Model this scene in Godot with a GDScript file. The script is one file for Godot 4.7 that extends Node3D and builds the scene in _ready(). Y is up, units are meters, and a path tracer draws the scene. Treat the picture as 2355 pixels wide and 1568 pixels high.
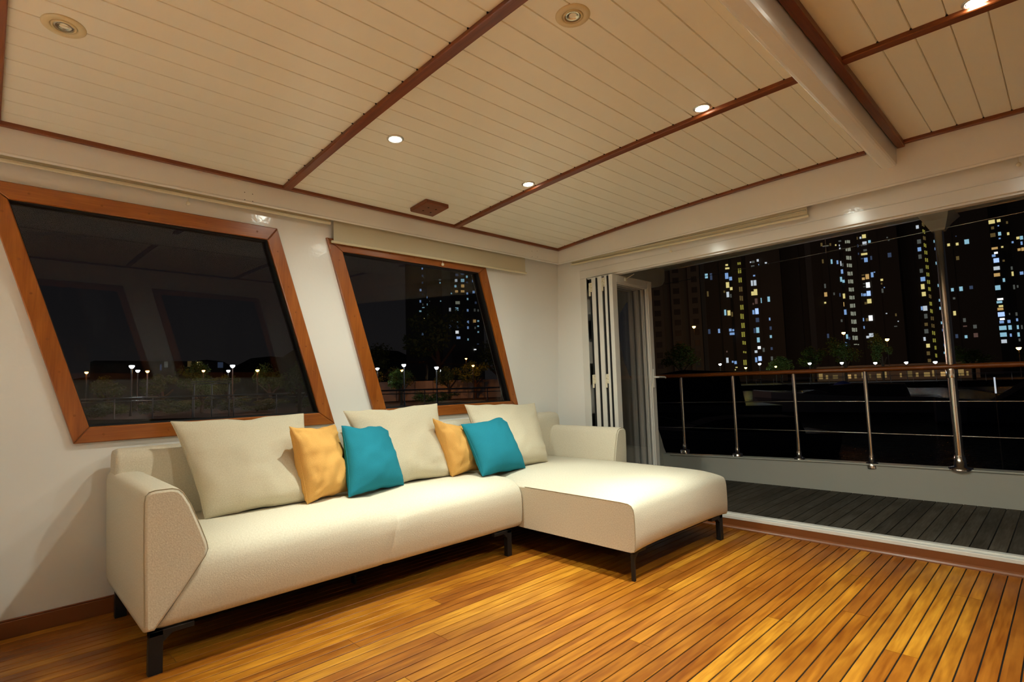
extends Node3D

# ---------------------------------------------------------------- setting up: camera, night sky, exposure
const WALL_LEAN := 0.042
var M := {}
var taken := {}
var rng := RandomNumberGenerator.new()
var noise := FastNoiseLite.new()

func _ready():
	rng.seed = 7
	noise.seed = 11
	noise.noise_type = FastNoiseLite.TYPE_SIMPLEX
	noise.frequency = 1.0
	setup_view()
	make_materials()
	build_room()
	build_windows()
	build_door()
	build_ceiling()
	build_lamps()
	build_blinds()
	build_sofa()
	build_sideboard()
	build_pillows()
	build_deck()
	build_harbour()
	build_city()
	build_side_quay()

func setup_view():
	var cam := Camera3D.new()
	cam.name = "camera"
	var yaw := -0.798573
	var pit := 0.0784644
	var rol := -0.0302934
	var f := Vector3(cos(yaw) * cos(pit), sin(pit), sin(yaw) * cos(pit))
	var r := Vector3(-sin(yaw), 0, cos(yaw))
	var u := r.cross(f)
	var r2 := r * cos(rol) + u * sin(rol)
	var u2 := u * cos(rol) - r * sin(rol)
	cam.transform = Transform3D(Basis(r2, u2, -f), Vector3(-3.6502, 1.0, 3.2186))
	cam.fov = rad_to_deg(2.0 * atan(784.0 / 1250.36))
	cam.near = 0.02
	cam.far = 2000.0
	add_child(cam)
	cam.current = true
	var env := Environment.new()
	env.background_mode = Environment.BG_SKY
	var sky := Sky.new()
	var sm := ProceduralSkyMaterial.new()
	sm.sky_top_color = Color(0.060, 0.062, 0.075)
	sm.sky_horizon_color = Color(0.105, 0.098, 0.098)
	sm.ground_horizon_color = Color(0.03, 0.03, 0.03)
	sm.ground_bottom_color = Color(0.02, 0.02, 0.02)
	sky.sky_material = sm
	env.sky = sky
	env.tonemap_mode = Environment.TONE_MAPPER_LINEAR
	env.tonemap_exposure = EXPOSURE
	env.sdfgi_enabled = true
	env.ssao_enabled = true
	env.ssil_enabled = true
	var we := WorldEnvironment.new()
	we.name = "environment"
	we.environment = env
	add_child(we)

const EXPOSURE := 1.38
const BEAM := 2.0
const SPILL := 1.2
const WARM := Color(0.968, 1.0, 0.945)

# ---------------------------------------------------------------- naming and tags
func numbered(called: String) -> String:
	if not taken.has(called):
		taken[called] = 0
		return called
	taken[called] += 1
	return "%s_%03d" % [called, taken[called]]

func tag(o: Node, label := "", category := "", group := "", kind := ""):
	if label: o.set_meta("label", label)
	if category: o.set_meta("category", category)
	if group: o.set_meta("group", group)
	if kind: o.set_meta("kind", kind)
	return o

const NTH := ["first", "second", "third", "fourth", "fifth", "sixth", "seventh", "eighth", "ninth", "tenth", "eleventh", "twelfth", "thirteenth", "fourteenth"]

# spots in the order in which they stand from left to right
func in_row(spots: Array) -> Array:
	var out := spots.duplicate()
	out.sort_custom(func(a, b): return atan2(a[a.size() - 1] - 3.22, a[0] + 3.65) < atan2(b[b.size() - 1] - 3.22, b[0] + 3.65))
	return out

func thing(called: String, label: String, category: String, at := Vector3.ZERO, group := "", kind := "") -> Node3D:
	var o := Node3D.new()
	o.name = numbered(called)
	add_child(o)
	o.position = at
	tag(o, label, category, group, kind)
	return o

func obj(called: String, shape, m: Material, parent: Node = null) -> MeshInstance3D:
	var o := MeshInstance3D.new()
	o.mesh = shape.commit() if shape is SurfaceTool else shape
	o.material_override = m
	if parent == null:
		o.name = numbered(called)
		add_child(o)
	else:
		o.name = called
		parent.add_child(o, true)
	return o

# ---------------------------------------------------------------- geometry
func begin() -> SurfaceTool:
	var st := SurfaceTool.new()
	st.begin(Mesh.PRIMITIVE_TRIANGLES)
	return st

func done(st: SurfaceTool) -> ArrayMesh:
	st.generate_normals()
	st.index()
	return st.commit()

# emit one closed piece, turned so that its faces look outwards
func piece(st: SurfaceTool, t: PackedVector3Array, smooth := false, flat_from := -1):
	var vol := 0.0
	var c := Vector3.ZERO
	for v in t: c += v
	c /= maxf(1.0, t.size())
	for i in range(0, t.size(), 3):
		vol += (t[i] - c).dot((t[i + 1] - c).cross(t[i + 2] - c))
	st.set_smooth_group(0 if smooth else -1)
	var flip := vol > 0.0
	for i in range(0, t.size(), 3):
		if i == flat_from: st.set_smooth_group(-1)
		st.add_vertex(t[i])
		st.add_vertex(t[i + 2] if flip else t[i + 1])
		st.add_vertex(t[i + 1] if flip else t[i + 2])

func q4(t: PackedVector3Array, a: Vector3, b: Vector3, c: Vector3, d: Vector3):
	t.append(a); t.append(b); t.append(c)
	t.append(a); t.append(c); t.append(d)

func box(st: SurfaceTool, a: Vector3, b: Vector3, bev := 0.0, x := Transform3D()):
	var lo := Vector3(minf(a.x, b.x), minf(a.y, b.y), minf(a.z, b.z))
	var hi := Vector3(maxf(a.x, b.x), maxf(a.y, b.y), maxf(a.z, b.z))
	var t := PackedVector3Array()
	if bev <= 0.0:
		var p := []
		for i in 8: p.append(x * Vector3(hi.x if i & 1 else lo.x, hi.y if i & 2 else lo.y, hi.z if i & 4 else lo.z))
		q4(t, p[0], p[2], p[3], p[1]); q4(t, p[4], p[5], p[7], p[6])
		q4(t, p[0], p[1], p[5], p[4]); q4(t, p[2], p[6], p[7], p[3])
		q4(t, p[0], p[4], p[6], p[2]); q4(t, p[1], p[3], p[7], p[5])
		piece(st, t)
		return
	var c := (lo + hi) / 2.0
	var h := (hi - lo) / 2.0
	bev = minf(bev, minf(h.x, minf(h.y, h.z)) * 0.9)
	var v := func(sx, sy, sz, ax) -> Vector3:
		var k := Vector3(sx * (h.x - (0.0 if ax == 0 else bev)), sy * (h.y - (0.0 if ax == 1 else bev)), sz * (h.z - (0.0 if ax == 2 else bev)))
		return x * (c + k)
	for s in [-1, 1]:
		fq(t, v.call(s, -1, -1, 0), v.call(s, 1, -1, 0), v.call(s, 1, 1, 0), v.call(s, -1, 1, 0), x * c)
		fq(t, v.call(-1, s, -1, 1), v.call(1, s, -1, 1), v.call(1, s, 1, 1), v.call(-1, s, 1, 1), x * c)
		fq(t, v.call(-1, -1, s, 2), v.call(1, -1, s, 2), v.call(1, 1, s, 2), v.call(-1, 1, s, 2), x * c)
		for r in [-1, 1]:
			fq(t, v.call(s, r, -1, 0), v.call(s, r, 1, 0), v.call(s, r, 1, 1), v.call(s, r, -1, 1), x * c)
			fq(t, v.call(s, -1, r, 0), v.call(s, 1, r, 0), v.call(s, 1, r, 2), v.call(s, -1, r, 2), x * c)
			fq(t, v.call(-1, s, r, 1), v.call(1, s, r, 1), v.call(1, s, r, 2), v.call(-1, s, r, 2), x * c)
			for w in [-1, 1]:
				var a0: Vector3 = v.call(s, r, w, 0)
				var a1: Vector3 = v.call(s, r, w, 1)
				var a2: Vector3 = v.call(s, r, w, 2)
				if (a1 - a0).cross(a2 - a0).dot(a0 - x * c) > 0.0:
					t.append(a0); t.append(a2); t.append(a1)
				else:
					t.append(a0); t.append(a1); t.append(a2)
	piece(st, t)

func fq(t: PackedVector3Array, a: Vector3, b: Vector3, c: Vector3, d: Vector3, mid: Vector3):
	if (b - a).cross(c - a).dot(a - mid) > 0.0: q4(t, a, d, c, b)
	else: q4(t, a, b, c, d)

# a row of closed rings joined into a skin, with flat caps
func loft(st: SurfaceTool, rings: Array, smooth := true, caps := true):
	var t := PackedVector3Array()
	var n: int = rings[0].size()
	for i in rings.size() - 1:
		for j in n:
			var k := (j + 1) % n
			q4(t, rings[i][j], rings[i][k], rings[i + 1][k], rings[i + 1][j])
	var skin := t.size()
	if caps:
		for e in [0, rings.size() - 1]:
			var c := Vector3.ZERO
			for v in rings[e]: c += v
			c /= n
			for j in n:
				var k := (j + 1) % n
				if e == 0:
					t.append(c); t.append(rings[e][k]); t.append(rings[e][j])
				else:
					t.append(c); t.append(rings[e][j]); t.append(rings[e][k])
	piece(st, t, smooth, skin)

func inset(poly: PackedVector2Array, d: float) -> PackedVector2Array:
	var out := PackedVector2Array()
	var n := poly.size()
	var area := 0.0
	for i in n: area += poly[i].cross(poly[(i + 1) % n])
	var s := 1.0 if area > 0 else -1.0
	for i in n:
		var e0 := (poly[i] - poly[(i + n - 1) % n]).normalized()
		var e1 := (poly[(i + 1) % n] - poly[i]).normalized()
		var n0 := Vector2(-e0.y, e0.x) * s
		var n1 := Vector2(-e1.y, e1.x) * s
		var b := (n0 + n1)
		b = b / maxf(0.2, 1.0 + n0.dot(n1))
		out.append(poly[i] + b * d)
	return out

# polygon in the xy plane pushed from z0 to z1, the edge at z1 (and z0) bevelled
func prism(st: SurfaceTool, poly: PackedVector2Array, z0: float, z1: float, bev := 0.0, x := Transform3D(), both := false):
	var rings := []
	var mk := func(p: PackedVector2Array, z: float) -> PackedVector3Array:
		var r := PackedVector3Array()
		for v in p: r.append(x * Vector3(v.x, v.y, z))
		return r
	var s := signf(z1 - z0)
	if both and bev > 0.0:
		rings.append(mk.call(inset(poly, bev), z0))
		rings.append(mk.call(poly, z0 + s * bev))
	else:
		rings.append(mk.call(poly, z0))
	if bev > 0.0:
		rings.append(mk.call(poly, z1 - s * bev))
		rings.append(mk.call(inset(poly, bev), z1))
	else:
		rings.append(mk.call(poly, z1))
	loft(st, rings, false)

func tube(st: SurfaceTool, pts: Array, r: float, sides := 8, smooth := true):
	var rings := []
	var up := Vector3.UP
	for i in pts.size():
		var d: Vector3 = (pts[mini(i + 1, pts.size() - 1)] - pts[maxi(i - 1, 0)]).normalized()
		var ref := up if absf(d.dot(up)) < 0.9 else Vector3.RIGHT
		var a := d.cross(ref).normalized()
		var b := d.cross(a).normalized()
		var ring := PackedVector3Array()
		for k in sides:
			var an := TAU * k / sides
			ring.append(pts[i] + (a * cos(an) + b * sin(an)) * r)
		rings.append(ring)
	loft(st, rings, smooth)

# profile of (radius, height) turned round the y axis
func lathe(st: SurfaceTool, prof: Array, seg := 24, x := Transform3D(), smooth := true):
	var rings := []
	for p in prof:
		var ring := PackedVector3Array()
		for k in seg:
			var an := TAU * k / seg
			ring.append(x * Vector3(cos(an) * maxf(p.x, 0.0004), p.y, sin(an) * maxf(p.x, 0.0004)))
		rings.append(ring)
	loft(st, rings, smooth)

# ---------------------------------------------------------------- materials
func grain_image(w: int, h: int, sx: float, sy: float, lo: Color, hi: Color, sd: int, turned := false, streak := 0.5) -> ImageTexture:
	var n := FastNoiseLite.new()
	n.seed = sd
	n.frequency = 1.0
	n.fractal_octaves = 4
	var im := Image.create(w, h, true, Image.FORMAT_RGB8)
	for y in h:
		for x in w:
			var a := float(x) / w
			var b := float(y) / h
			if turned:
				var s := a
				a = b
				b = s
			# wrap round so that the picture repeats without a seam
			var p := Vector3(cos(a * TAU) * sx, sin(a * TAU) * sx, 0.0)
			var q := b * sy
			var wq := minf(b, 1.0 - b) * 12.0
			var v := n.get_noise_3d(p.x, p.y + 3.1 * sd, q)
			if wq < 1.0: v = lerpf(n.get_noise_3d(p.x, p.y + 3.1 * sd, 0.0), v, clampf(wq, 0.0, 1.0))
			var v2 := n.get_noise_3d(p.x * 0.35 + 40.0, p.y * 0.35, q * 0.16)
			var f := clampf(0.5 + v * streak + v2 * 0.55, 0.0, 1.0)
			im.set_pixel(x, y, lo.lerp(hi, f))
	im.generate_mipmaps()
	return ImageTexture.create_from_image(im)

func lin(r: float, g: float, b: float) -> Color:
	return Color(r, g, b).linear_to_srgb()

func mat(called: String, c: Color, rough := 0.6, spec := 0.5, metal := 0.0) -> StandardMaterial3D:
	var m := StandardMaterial3D.new()
	m.resource_name = called
	m.albedo_color = c
	m.roughness = rough
	m.metallic_specular = spec
	m.metallic = metal
	M[called] = m
	return m

func bump_tex(freq: float, octaves: int, sd: int, size := 256) -> NoiseTexture2D:
	var t := NoiseTexture2D.new()
	var n := FastNoiseLite.new()
	n.seed = sd
	n.frequency = freq
	n.fractal_octaves = octaves
	t.noise = n
	t.width = size
	t.height = size
	t.seamless = true
	return t

func ramp_tex(freq: float, octaves: int, sd: int, lo: Color, hi: Color, size := 256) -> NoiseTexture2D:
	var t := bump_tex(freq, octaves, sd, size)
	var g := Gradient.new()
	g.set_color(0, lo)
	g.set_color(1, hi)
	t.color_ramp = g
	return t

func triplanar(m: StandardMaterial3D, s: Vector3, world := false, off := Vector3.ZERO):
	m.uv1_triplanar = true
	m.uv1_world_triplanar = world
	m.uv1_scale = s
	m.uv1_offset = off

func relief(m: StandardMaterial3D, t: Texture2D, depth: float):
	m.heightmap_enabled = true
	m.heightmap_texture = t
	m.heightmap_scale = depth

func glow(called: String, c: Color, energy: float) -> StandardMaterial3D:
	var m := mat(called, lin(0.02, 0.02, 0.02), 0.6)
	m.emission_enabled = true
	m.emission = c
	m.emission_energy_multiplier = energy
	return m

func make_materials():
	# glossy white marine paint on walls, trim and doors
	var m := mat("wall_paint", lin(0.86, 0.85, 0.815), 0.13, 0.5)
	triplanar(m, Vector3.ONE * 6.0)
	relief(m, bump_tex(0.02, 2, 3), 0.02)
	m = mat("pelmet_paint", lin(0.87, 0.855, 0.82), 0.2, 0.5)
	m = mat("ceiling_paint", lin(0.90, 0.875, 0.755), 0.30, 0.45)
	mat("ceiling_backing", lin(0.55, 0.47, 0.30), 0.8, 0.2)
	mat("beam_paint", lin(0.86, 0.845, 0.80), 0.16, 0.5)
	mat("white_aluminium", lin(0.76, 0.74, 0.69), 0.18, 0.5)
	mat("grey_white_gelcoat", lin(0.60, 0.61, 0.55), 0.35, 0.5)
	mat("plastic_white", lin(0.78, 0.72, 0.56), 0.4, 0.5)
	mat("gasket_black", lin(0.012, 0.012, 0.013), 0.6, 0.4)
	mat("hole_dark", lin(0.03, 0.025, 0.02), 0.9, 0.1)
	# varnished wood of frames and battens
	var gh := grain_image(256, 256, 0.9, 26.0, Color(0.80, 0.74, 0.66), Color(1, 1, 1), 21)
	var gv := grain_image(256, 256, 0.9, 26.0, Color(0.80, 0.74, 0.66), Color(1, 1, 1), 21, true)
	for k in 2:
		var w := mat(["frame_wood_across", "frame_wood_upright"][k], lin(0.40, 0.120, 0.017), 0.28, 0.5)
		w.albedo_texture = [gh, gv][k]
		triplanar(w, Vector3(1.1, 5.0, 5.0) if k == 0 else Vector3(5.0, 1.1, 5.0))
		w.clearcoat_enabled = true
		w.clearcoat = 0.5
		w.clearcoat_roughness = 0.12
	var bw := mat("batten_wood", lin(0.225, 0.058, 0.011), 0.35, 0.5)
	bw.albedo_texture = gh
	triplanar(bw, Vector3(1.1, 6.0, 6.0), true)
	var bz := mat("batten_wood_cross", lin(0.225, 0.058, 0.011), 0.35, 0.5)
	bz.albedo_texture = gv
	triplanar(bz, Vector3(6.0, 6.0, 1.1), true)
	mat("plug_wood", lin(0.25, 0.075, 0.014), 0.4, 0.4)
	mat("skirting_wood", lin(0.21, 0.066, 0.018), 0.32, 0.5)
	# teak floor boards in several tones
	var gt := [grain_image(512, 256, 1.3, 16.0, Color(0.66, 0.55, 0.45), Color(1, 1, 1), 31), grain_image(512, 256, 1.5, 22.0, Color(0.72, 0.62, 0.5), Color(1, 1, 1), 32)]
	var tones := [[0.57, 0.240, 0.020], [0.51, 0.205, 0.017], [0.46, 0.175, 0.015], [0.40, 0.140, 0.014], [0.56, 0.245, 0.023], [0.62, 0.285, 0.026], [0.48, 0.180, 0.016], [0.36, 0.125, 0.014]]
	for k in 8:
		var c: Array = tones[k]
		var w := mat("teak_%d" % k, lin(c[0], c[1], c[2]), 0.33, 0.45)
		w.albedo_texture = gt[k % 2]
		triplanar(w, Vector3(0.55, 3.0, 3.0), true, Vector3(0.37 * k, 0.13 * k, 0.29 * k))
	mat("caulk", lin(0.010, 0.009, 0.008), 0.55, 0.3)
	# weathered deck outside
	var gd := grain_image(256, 256, 1.1, 18.0, Color(0.7, 0.68, 0.64), Color(1, 1, 1), 41)
	for k in 3:
		var w := mat("deck_%d" % k, lin([0.115, 0.095, 0.13][k], [0.10, 0.082, 0.112][k], [0.082, 0.066, 0.09][k]), 0.75, 0.3)
		w.albedo_texture = gd
		triplanar(w, Vector3(0.8, 4.0, 4.0), true, Vector3(0.3 * k, 0, 0.21 * k))
	# cloth
	var weave := bump_tex(0.11, 3, 51)
	var linen := ramp_tex(0.09, 4, 52, Color(0.90, 0.885, 0.86), Color(1, 1, 1))
	m = mat("sofa_linen", lin(0.75, 0.695, 0.565), 0.9, 0.2)
	m.albedo_texture = linen
	triplanar(m, Vector3.ONE * 5.0)
	relief(m, weave, 0.05)
	m.rim_enabled = true
	m.rim = 0.25
	m = mat("cushion_linen", lin(0.68, 0.615, 0.47), 0.9, 0.2)
	m.albedo_texture = linen
	triplanar(m, Vector3.ONE * 6.0)
	relief(m, weave, 0.05)
	m.rim_enabled = true
	m.rim = 0.25
	mat("seam_thread", lin(0.42, 0.35, 0.23), 0.9, 0.1)
	var felt := ramp_tex(0.14, 3, 53, Color(0.86, 0.86, 0.86), Color(1, 1, 1))
	m = mat("orange_cloth", lin(0.80, 0.43, 0.12), 0.85, 0.25)
	m.albedo_texture = felt
	triplanar(m, Vector3.ONE * 6.0)
	relief(m, weave, 0.04)
	m = mat("teal_cloth", lin(0.022, 0.235, 0.32), 0.9, 0.2)
	m.albedo_texture = felt
	triplanar(m, Vector3.ONE * 6.0)
	relief(m, weave, 0.05)
	m = mat("blind_cloth", lin(0.68, 0.62, 0.46), 0.9, 0.2)
	m.albedo_texture = ramp_tex(0.2, 2, 54, Color(0.9, 0.89, 0.87), Color(1, 1, 1))
	triplanar(m, Vector3(9.0, 4.0, 9.0))
	mat("blind_bar", lin(0.74, 0.67, 0.48), 0.45, 0.4)
	mat("leg_black", lin(0.010, 0.010, 0.011), 0.45, 0.4)
	mat("under_black", lin(0.006, 0.006, 0.006), 0.9, 0.1)
	# metal and glass
	mat("steel", lin(0.62, 0.60, 0.57), 0.16, 0.5, 1.0)
	mat("brass_dull", lin(0.45, 0.38, 0.25), 0.35, 0.5, 1.0)
	mat("lamp_ring", lin(0.72, 0.70, 0.64), 0.25, 0.5, 0.6)
	mat("lamp_cream", lin(0.70, 0.58, 0.34), 0.4, 0.5)
	mat("lamp_reflector", lin(0.66, 0.62, 0.50), 0.2, 0.5, 0.8)
	glow("lamp_glow", Color(1.0, 0.96, 0.88), 36.0)
	m = mat("window_glass", Color(0.01, 0.01, 0.012, 0.28), 0.0, 0.42)
	m.transparency = BaseMaterial3D.TRANSPARENCY_ALPHA
	m = mat("door_glass", Color(0.10, 0.12, 0.12, 0.10), 0.02, 0.5)
	m.transparency = BaseMaterial3D.TRANSPARENCY_ALPHA
	# outdoors
	m = mat("water", lin(0.002, 0.0025, 0.003), 0.08, 0.3)
	triplanar(m, Vector3.ONE * 0.35, true)
	relief(m, bump_tex(0.02, 4, 61, 512), 12.0)
	mat("quay_stone", lin(0.028, 0.027, 0.026), 0.85, 0.2)
	mat("tower_wall", lin(0.22, 0.20, 0.17), 0.85, 0.2)
	mat("tower_wall_pale", lin(0.34, 0.34, 0.34), 0.85, 0.2)
	mat("tower_dark_window", lin(0.09, 0.08, 0.07), 0.3, 0.4)
	mat("lamp_pole", lin(0.05, 0.05, 0.05), 0.5, 0.4)
	mat("rail_pale", lin(0.55, 0.56, 0.56), 0.3, 0.5, 0.6)
	mat("leaf", lin(0.045, 0.075, 0.016), 0.7, 0.3)
	M["leaf"].backlight_enabled = true
	M["leaf"].backlight = lin(0.05, 0.09, 0.01)
	mat("bark", lin(0.06, 0.045, 0.03), 0.9, 0.2)
	mat("hill", lin(0.03, 0.028, 0.016), 0.95, 0.1)
	mat("boat_hull", lin(0.05, 0.055, 0.07), 0.4, 0.4)
	mat("boat_cover", lin(0.012, 0.013, 0.02), 0.7, 0.3)
	mat("canopy_blue", lin(0.10, 0.16, 0.5), 0.7, 0.3)
	mat("jacket_pink", lin(0.55, 0.12, 0.16), 0.8, 0.2)
	glow("street_white", Color(0.92, 0.97, 1.0), 24.0)
	glow("street_orange", Color(1.0, 0.68, 0.30), 30.0)
	glow("street_yellow", Color(1.0, 0.93, 0.45), 10.0)
	var lit := [[0.80, 0.90, 1.0, 0.42], [0.72, 0.78, 0.70, 0.07], [0.32, 0.55, 1.0, 0.42], [0.34, 0.50, 0.9, 0.07], [1.0, 0.84, 0.32, 0.48], [0.85, 0.58, 0.20, 0.08], [0.42, 0.80, 1.0, 0.42], [1.0, 0.62, 0.22, 0.34], [0.78, 0.72, 0.12, 0.20], [0.93, 0.97, 1.0, 0.95], [0.40, 0.58, 1.0, 0.80], [0.78, 0.82, 0.62, 0.20], [0.75, 0.42, 0.34, 0.08]]
	for k in lit.size():
		glow("lit_window_%d" % k, lin(lit[k][0], lit[k][1], lit[k][2]), lit[k][3])
	glow("shop_glow", lin(1.0, 0.66, 0.22), 0.16)

# ---------------------------------------------------------------- the saloon: floor, walls, skirting
const ROOM_BACK := -6.5
const ROOM_WIDE := 5.0

func ceil_y(z: float) -> float:
	var k := (2.5 - z) / 2.35
	return 2.26 - 0.1 * k * k

# local frame of the leaning side wall: x along it, y up it, z into the room
func wall_frame() -> Transform3D:
	var up := Vector3(0, 1, WALL_LEAN).normalized()
	return Transform3D(Basis(Vector3(1, 0, 0), up, Vector3(1, 0, 0).cross(up)), Vector3.ZERO)

func mirror_frame() -> Transform3D:
	var up := Vector3(0, 1, -WALL_LEAN).normalized()
	var ax := Vector3(-1, 0, 0)
	return Transform3D(Basis(ax, up, ax.cross(up)), Vector3(0, 0, ROOM_WIDE))

const W1_IN := [Vector2(-3.294, 0.862), Vector2(-2.197, 0.862), Vector2(-2.518, 1.858), Vector2(-3.600, 1.858)]
const W1_OUT := [Vector2(-3.348, 0.790), Vector2(-2.098, 0.790), Vector2(-2.466, 1.932), Vector2(-3.692, 1.932)]
const W2_IN := [Vector2(-1.741, 0.862), Vector2(-0.593, 0.862), Vector2(-0.937, 1.862), Vector2(-2.063, 1.858)]
const W2_OUT := [Vector2(-1.815, 0.790), Vector2(-0.505, 0.790), Vector2(-0.873, 1.918), Vector2(-2.168, 1.930)]

func side_wall_shape(x: Transform3D, s: float) -> SurfaceTool:
	var st := begin()
	var lo := 0.862
	var hi := 1.858
	var bits := [
		[Vector2(ROOM_BACK, -0.1), Vector2(0.1, -0.1), Vector2(0.1, lo), Vector2(ROOM_BACK, lo)],
		[Vector2(ROOM_BACK, hi), Vector2(0.1, hi), Vector2(0.1, 2.4), Vector2(ROOM_BACK, 2.4)],
		[Vector2(ROOM_BACK, lo), W1_IN[0], W1_IN[3], Vector2(ROOM_BACK, hi)],
		[W1_IN[1], W2_IN[0], W2_IN[3], W1_IN[2]],
		[W2_IN[1], Vector2(0.1, lo), Vector2(0.1, hi), Vector2(W2_IN[2].x, hi)]]
	for b in bits:
		var p := PackedVector2Array()
		for v in b: p.append(Vector2(v.x * s, v.y))
		prism(st, p, -0.08, 0.0, 0.0, x)
	return st

func build_room():
	# floor: caulked bed with teak strips laid along the boat
	var fl := thing("floor", "teak strip floor with black caulking running toward the stern opening", "floor", Vector3.ZERO, "", "structure")
	var st := begin()
	box(st, Vector3(ROOM_BACK, -0.06, 0.0), Vector3(0.0, -0.0035, ROOM_WIDE))
	obj("caulking_bed", done(st), M.caulk, fl)
	var pitch := 0.0517
	var n := int(ROOM_WIDE / pitch) - 1
	# butt joints lie across pairs of strips; those told apart in the photograph by pair number
	var joints := {19: [-0.484, -1.821], 17: [-1.273], 16: [-1.007], 14: [-1.28], 11: [-2.568], 20: [-1.004], 22: [-1.267], 24: [-1.003], 26: [-1.272], 23: [-0.51], 9: [-1.536], 7: [-3.097], 10: [-2.1], 12: [-1.02], 13: [-2.3], 15: [-2.57], 18: [-2.57], 21: [-2.3], 25: [-2.05], 27: [-0.50], 28: [-1.82]}
	var wave := FastNoiseLite.new()
	wave.seed = 5
	wave.frequency = 1.0
	for i in n:
		var pr := int((i + 1) / 2)
		var cut: Array = joints[pr] if joints.has(pr) else [-0.5 - 1.9 * fposmod(sin(pr * 12.9898) * 43758.5453, 1.0)]
		var ends := [-0.052, cut[0], cut[1] if cut.size() > 1 else cut[0] - 2.25 - 0.3 * fposmod(pr * 0.618, 1.0), ROOM_BACK + 0.01]
		if ends[2] < ROOM_BACK + 0.5: ends[2] = (cut[0] + ROOM_BACK) / 2.0
		for k in 3:
			var a: float = ends[k + 1] + 0.0009
			var b: float = ends[k] - 0.0009
			var segs := 7 if k < 2 else 3
			var rings := []
			for j in segs + 1:
				var x := lerpf(a, b, float(j) / segs)
				var wa := wave.get_noise_2d(x * 2.4, i * 3.7) * 0.0016
				var wb := wave.get_noise_2d(x * 2.4, (i + 1) * 3.7) * 0.0016
				var z0 := (i + 0.5) * pitch + 0.0023 + wa
				var z1 := (i + 1.5) * pitch - 0.0023 + wb
				rings.append(PackedVector3Array([Vector3(x, -0.02, z0), Vector3(x, -0.001, z0), Vector3(x, 0.0, z0 + 0.001), Vector3(x, 0.0, z1 - 0.001), Vector3(x, -0.001, z1), Vector3(x, -0.02, z1)]))
			st = begin()
			loft(st, rings, false)
			var tone := int(fposmod(sin(pr * 3.31 + k * 7.7 + 0.4) * 9871.7, 8.0))
			if rng.randf() < 0.35: tone = rng.randi() % 8
			obj("plank", done(st), M["teak_%d" % tone], fl)

	# side walls
	var w := obj("wall_left", done(side_wall_shape(wall_frame(), 1.0)), M.wall_paint)
	tag(w, "glossy cream side wall with two slanted openings behind the sofa", "wall", "", "structure")
	w = obj("wall_front", done(side_wall_shape(mirror_frame(), -1.0)), M.wall_paint)
	tag(w, "glossy cream side wall across the saloon from the sofa", "wall", "", "structure")
	st = begin()
	box(st, Vector3(ROOM_BACK - 0.08, -0.1, 0.0), Vector3(ROOM_BACK, 2.4, ROOM_WIDE))
	w = obj("wall_back", done(st), M.wall_paint)
	tag(w, "cream end wall of the saloon facing the stern opening", "wall", "", "structure")
	# stern wall with the wide opening
	st = begin()
	box(st, Vector3(0.0, -0.1, -0.1), Vector3(0.08, 2.4, 0.40))
	box(st, Vector3(0.0, 1.876, 0.40), Vector3(0.08, 2.4, 4.6))
	box(st, Vector3(0.0, -0.1, 4.6), Vector3(0.08, 2.4, ROOM_WIDE))
	box(st, Vector3(0.0, -0.1, 0.40), Vector3(0.08, 0.05, 4.6))
	w = obj("wall_right", done(st), M.wall_paint)
	tag(w, "cream stern wall with the wide doorway to the aft deck", "wall", "", "structure")
	# raised aluminium surround of the doorway
	var t := thing("trim_1", "white aluminium surround along the head and jambs of the doorway", "door trim", Vector3.ZERO, "", "structure")
	st = begin()
	box(st, Vector3(-0.006, 1.874, 0.335), Vector3(0.085, 1.944, 4.66), 0.002)
	obj("head", done(st), M.white_aluminium, t)
	for z in [0.335, 4.6]:
		st = begin()
		box(st, Vector3(-0.006, 0.07, z), Vector3(0.085, 1.874, z + 0.065), 0.002)
		obj("jamb", done(st), M.white_aluminium, t)
	st = begin()
	box(st, Vector3(0.012, 1.862, 0.40), Vector3(0.066, 1.876, 4.6))
	obj("top_track", done(st), M.white_aluminium, t)
	# threshold: white track on a varnished board with a bead at the floor
	t = thing("baseboard_right", "varnished wood sill board with a white track along the doorway floor", "baseboard", Vector3.ZERO, "", "structure")
	st = begin()
	box(st, Vector3(-0.030, -0.02, 0.03), Vector3(-0.002, 0.060, 4.97), 0.003)
	obj("board", done(st), M.skirting_wood, t)
	st = begin()
	prism(st, PackedVector2Array([Vector2(-0.030, 0.0), Vector2(-0.056, 0.0), Vector2(-0.055, 0.006), Vector2(-0.049, 0.013), Vector2(-0.038, 0.017), Vector2(-0.030, 0.018)]), 0.03, 4.97)
	obj("floor_bead", done(st), M.skirting_wood, t)
	st = begin()
	box(st, Vector3(-0.032, 0.056, 0.40), Vector3(0.075, 0.078, 4.6), 0.003)
	box(st, Vector3(0.012, 0.070, 0.40), Vector3(0.018, 0.084, 4.6))
	obj("track", done(st), M.white_aluminium, t)
	# skirting on the sofa side
	t = thing("baseboard_left", "dark varnished skirting board along the wall behind the sofa", "baseboard", Vector3.ZERO, "", "structure")
	st = begin()
	box(st, Vector3(ROOM_BACK, -0.02, -0.01), Vector3(-0.03, 0.066, 0.018), 0.003)
	obj("board", done(st), M.skirting_wood, t)
	st = begin()
	box(st, Vector3(ROOM_BACK, 0.066, -0.01), Vector3(-0.03, 0.072, 0.013), 0.002)
	obj("top_bead", done(st), M.batten_wood, t)
	# pelmets that hide the blind rollers
	t = thing("trim_2", "white pelmet board under the ceiling above the slanted windows", "pelmet", Vector3.ZERO, "", "structure")
	st = begin()
	box(st, Vector3(ROOM_BACK, 2.030, 0.140), Vector3(-0.07, 2.20, 0.156))
	obj("board", done(st), M.pelmet_paint, t)
	st = begin()
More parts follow.
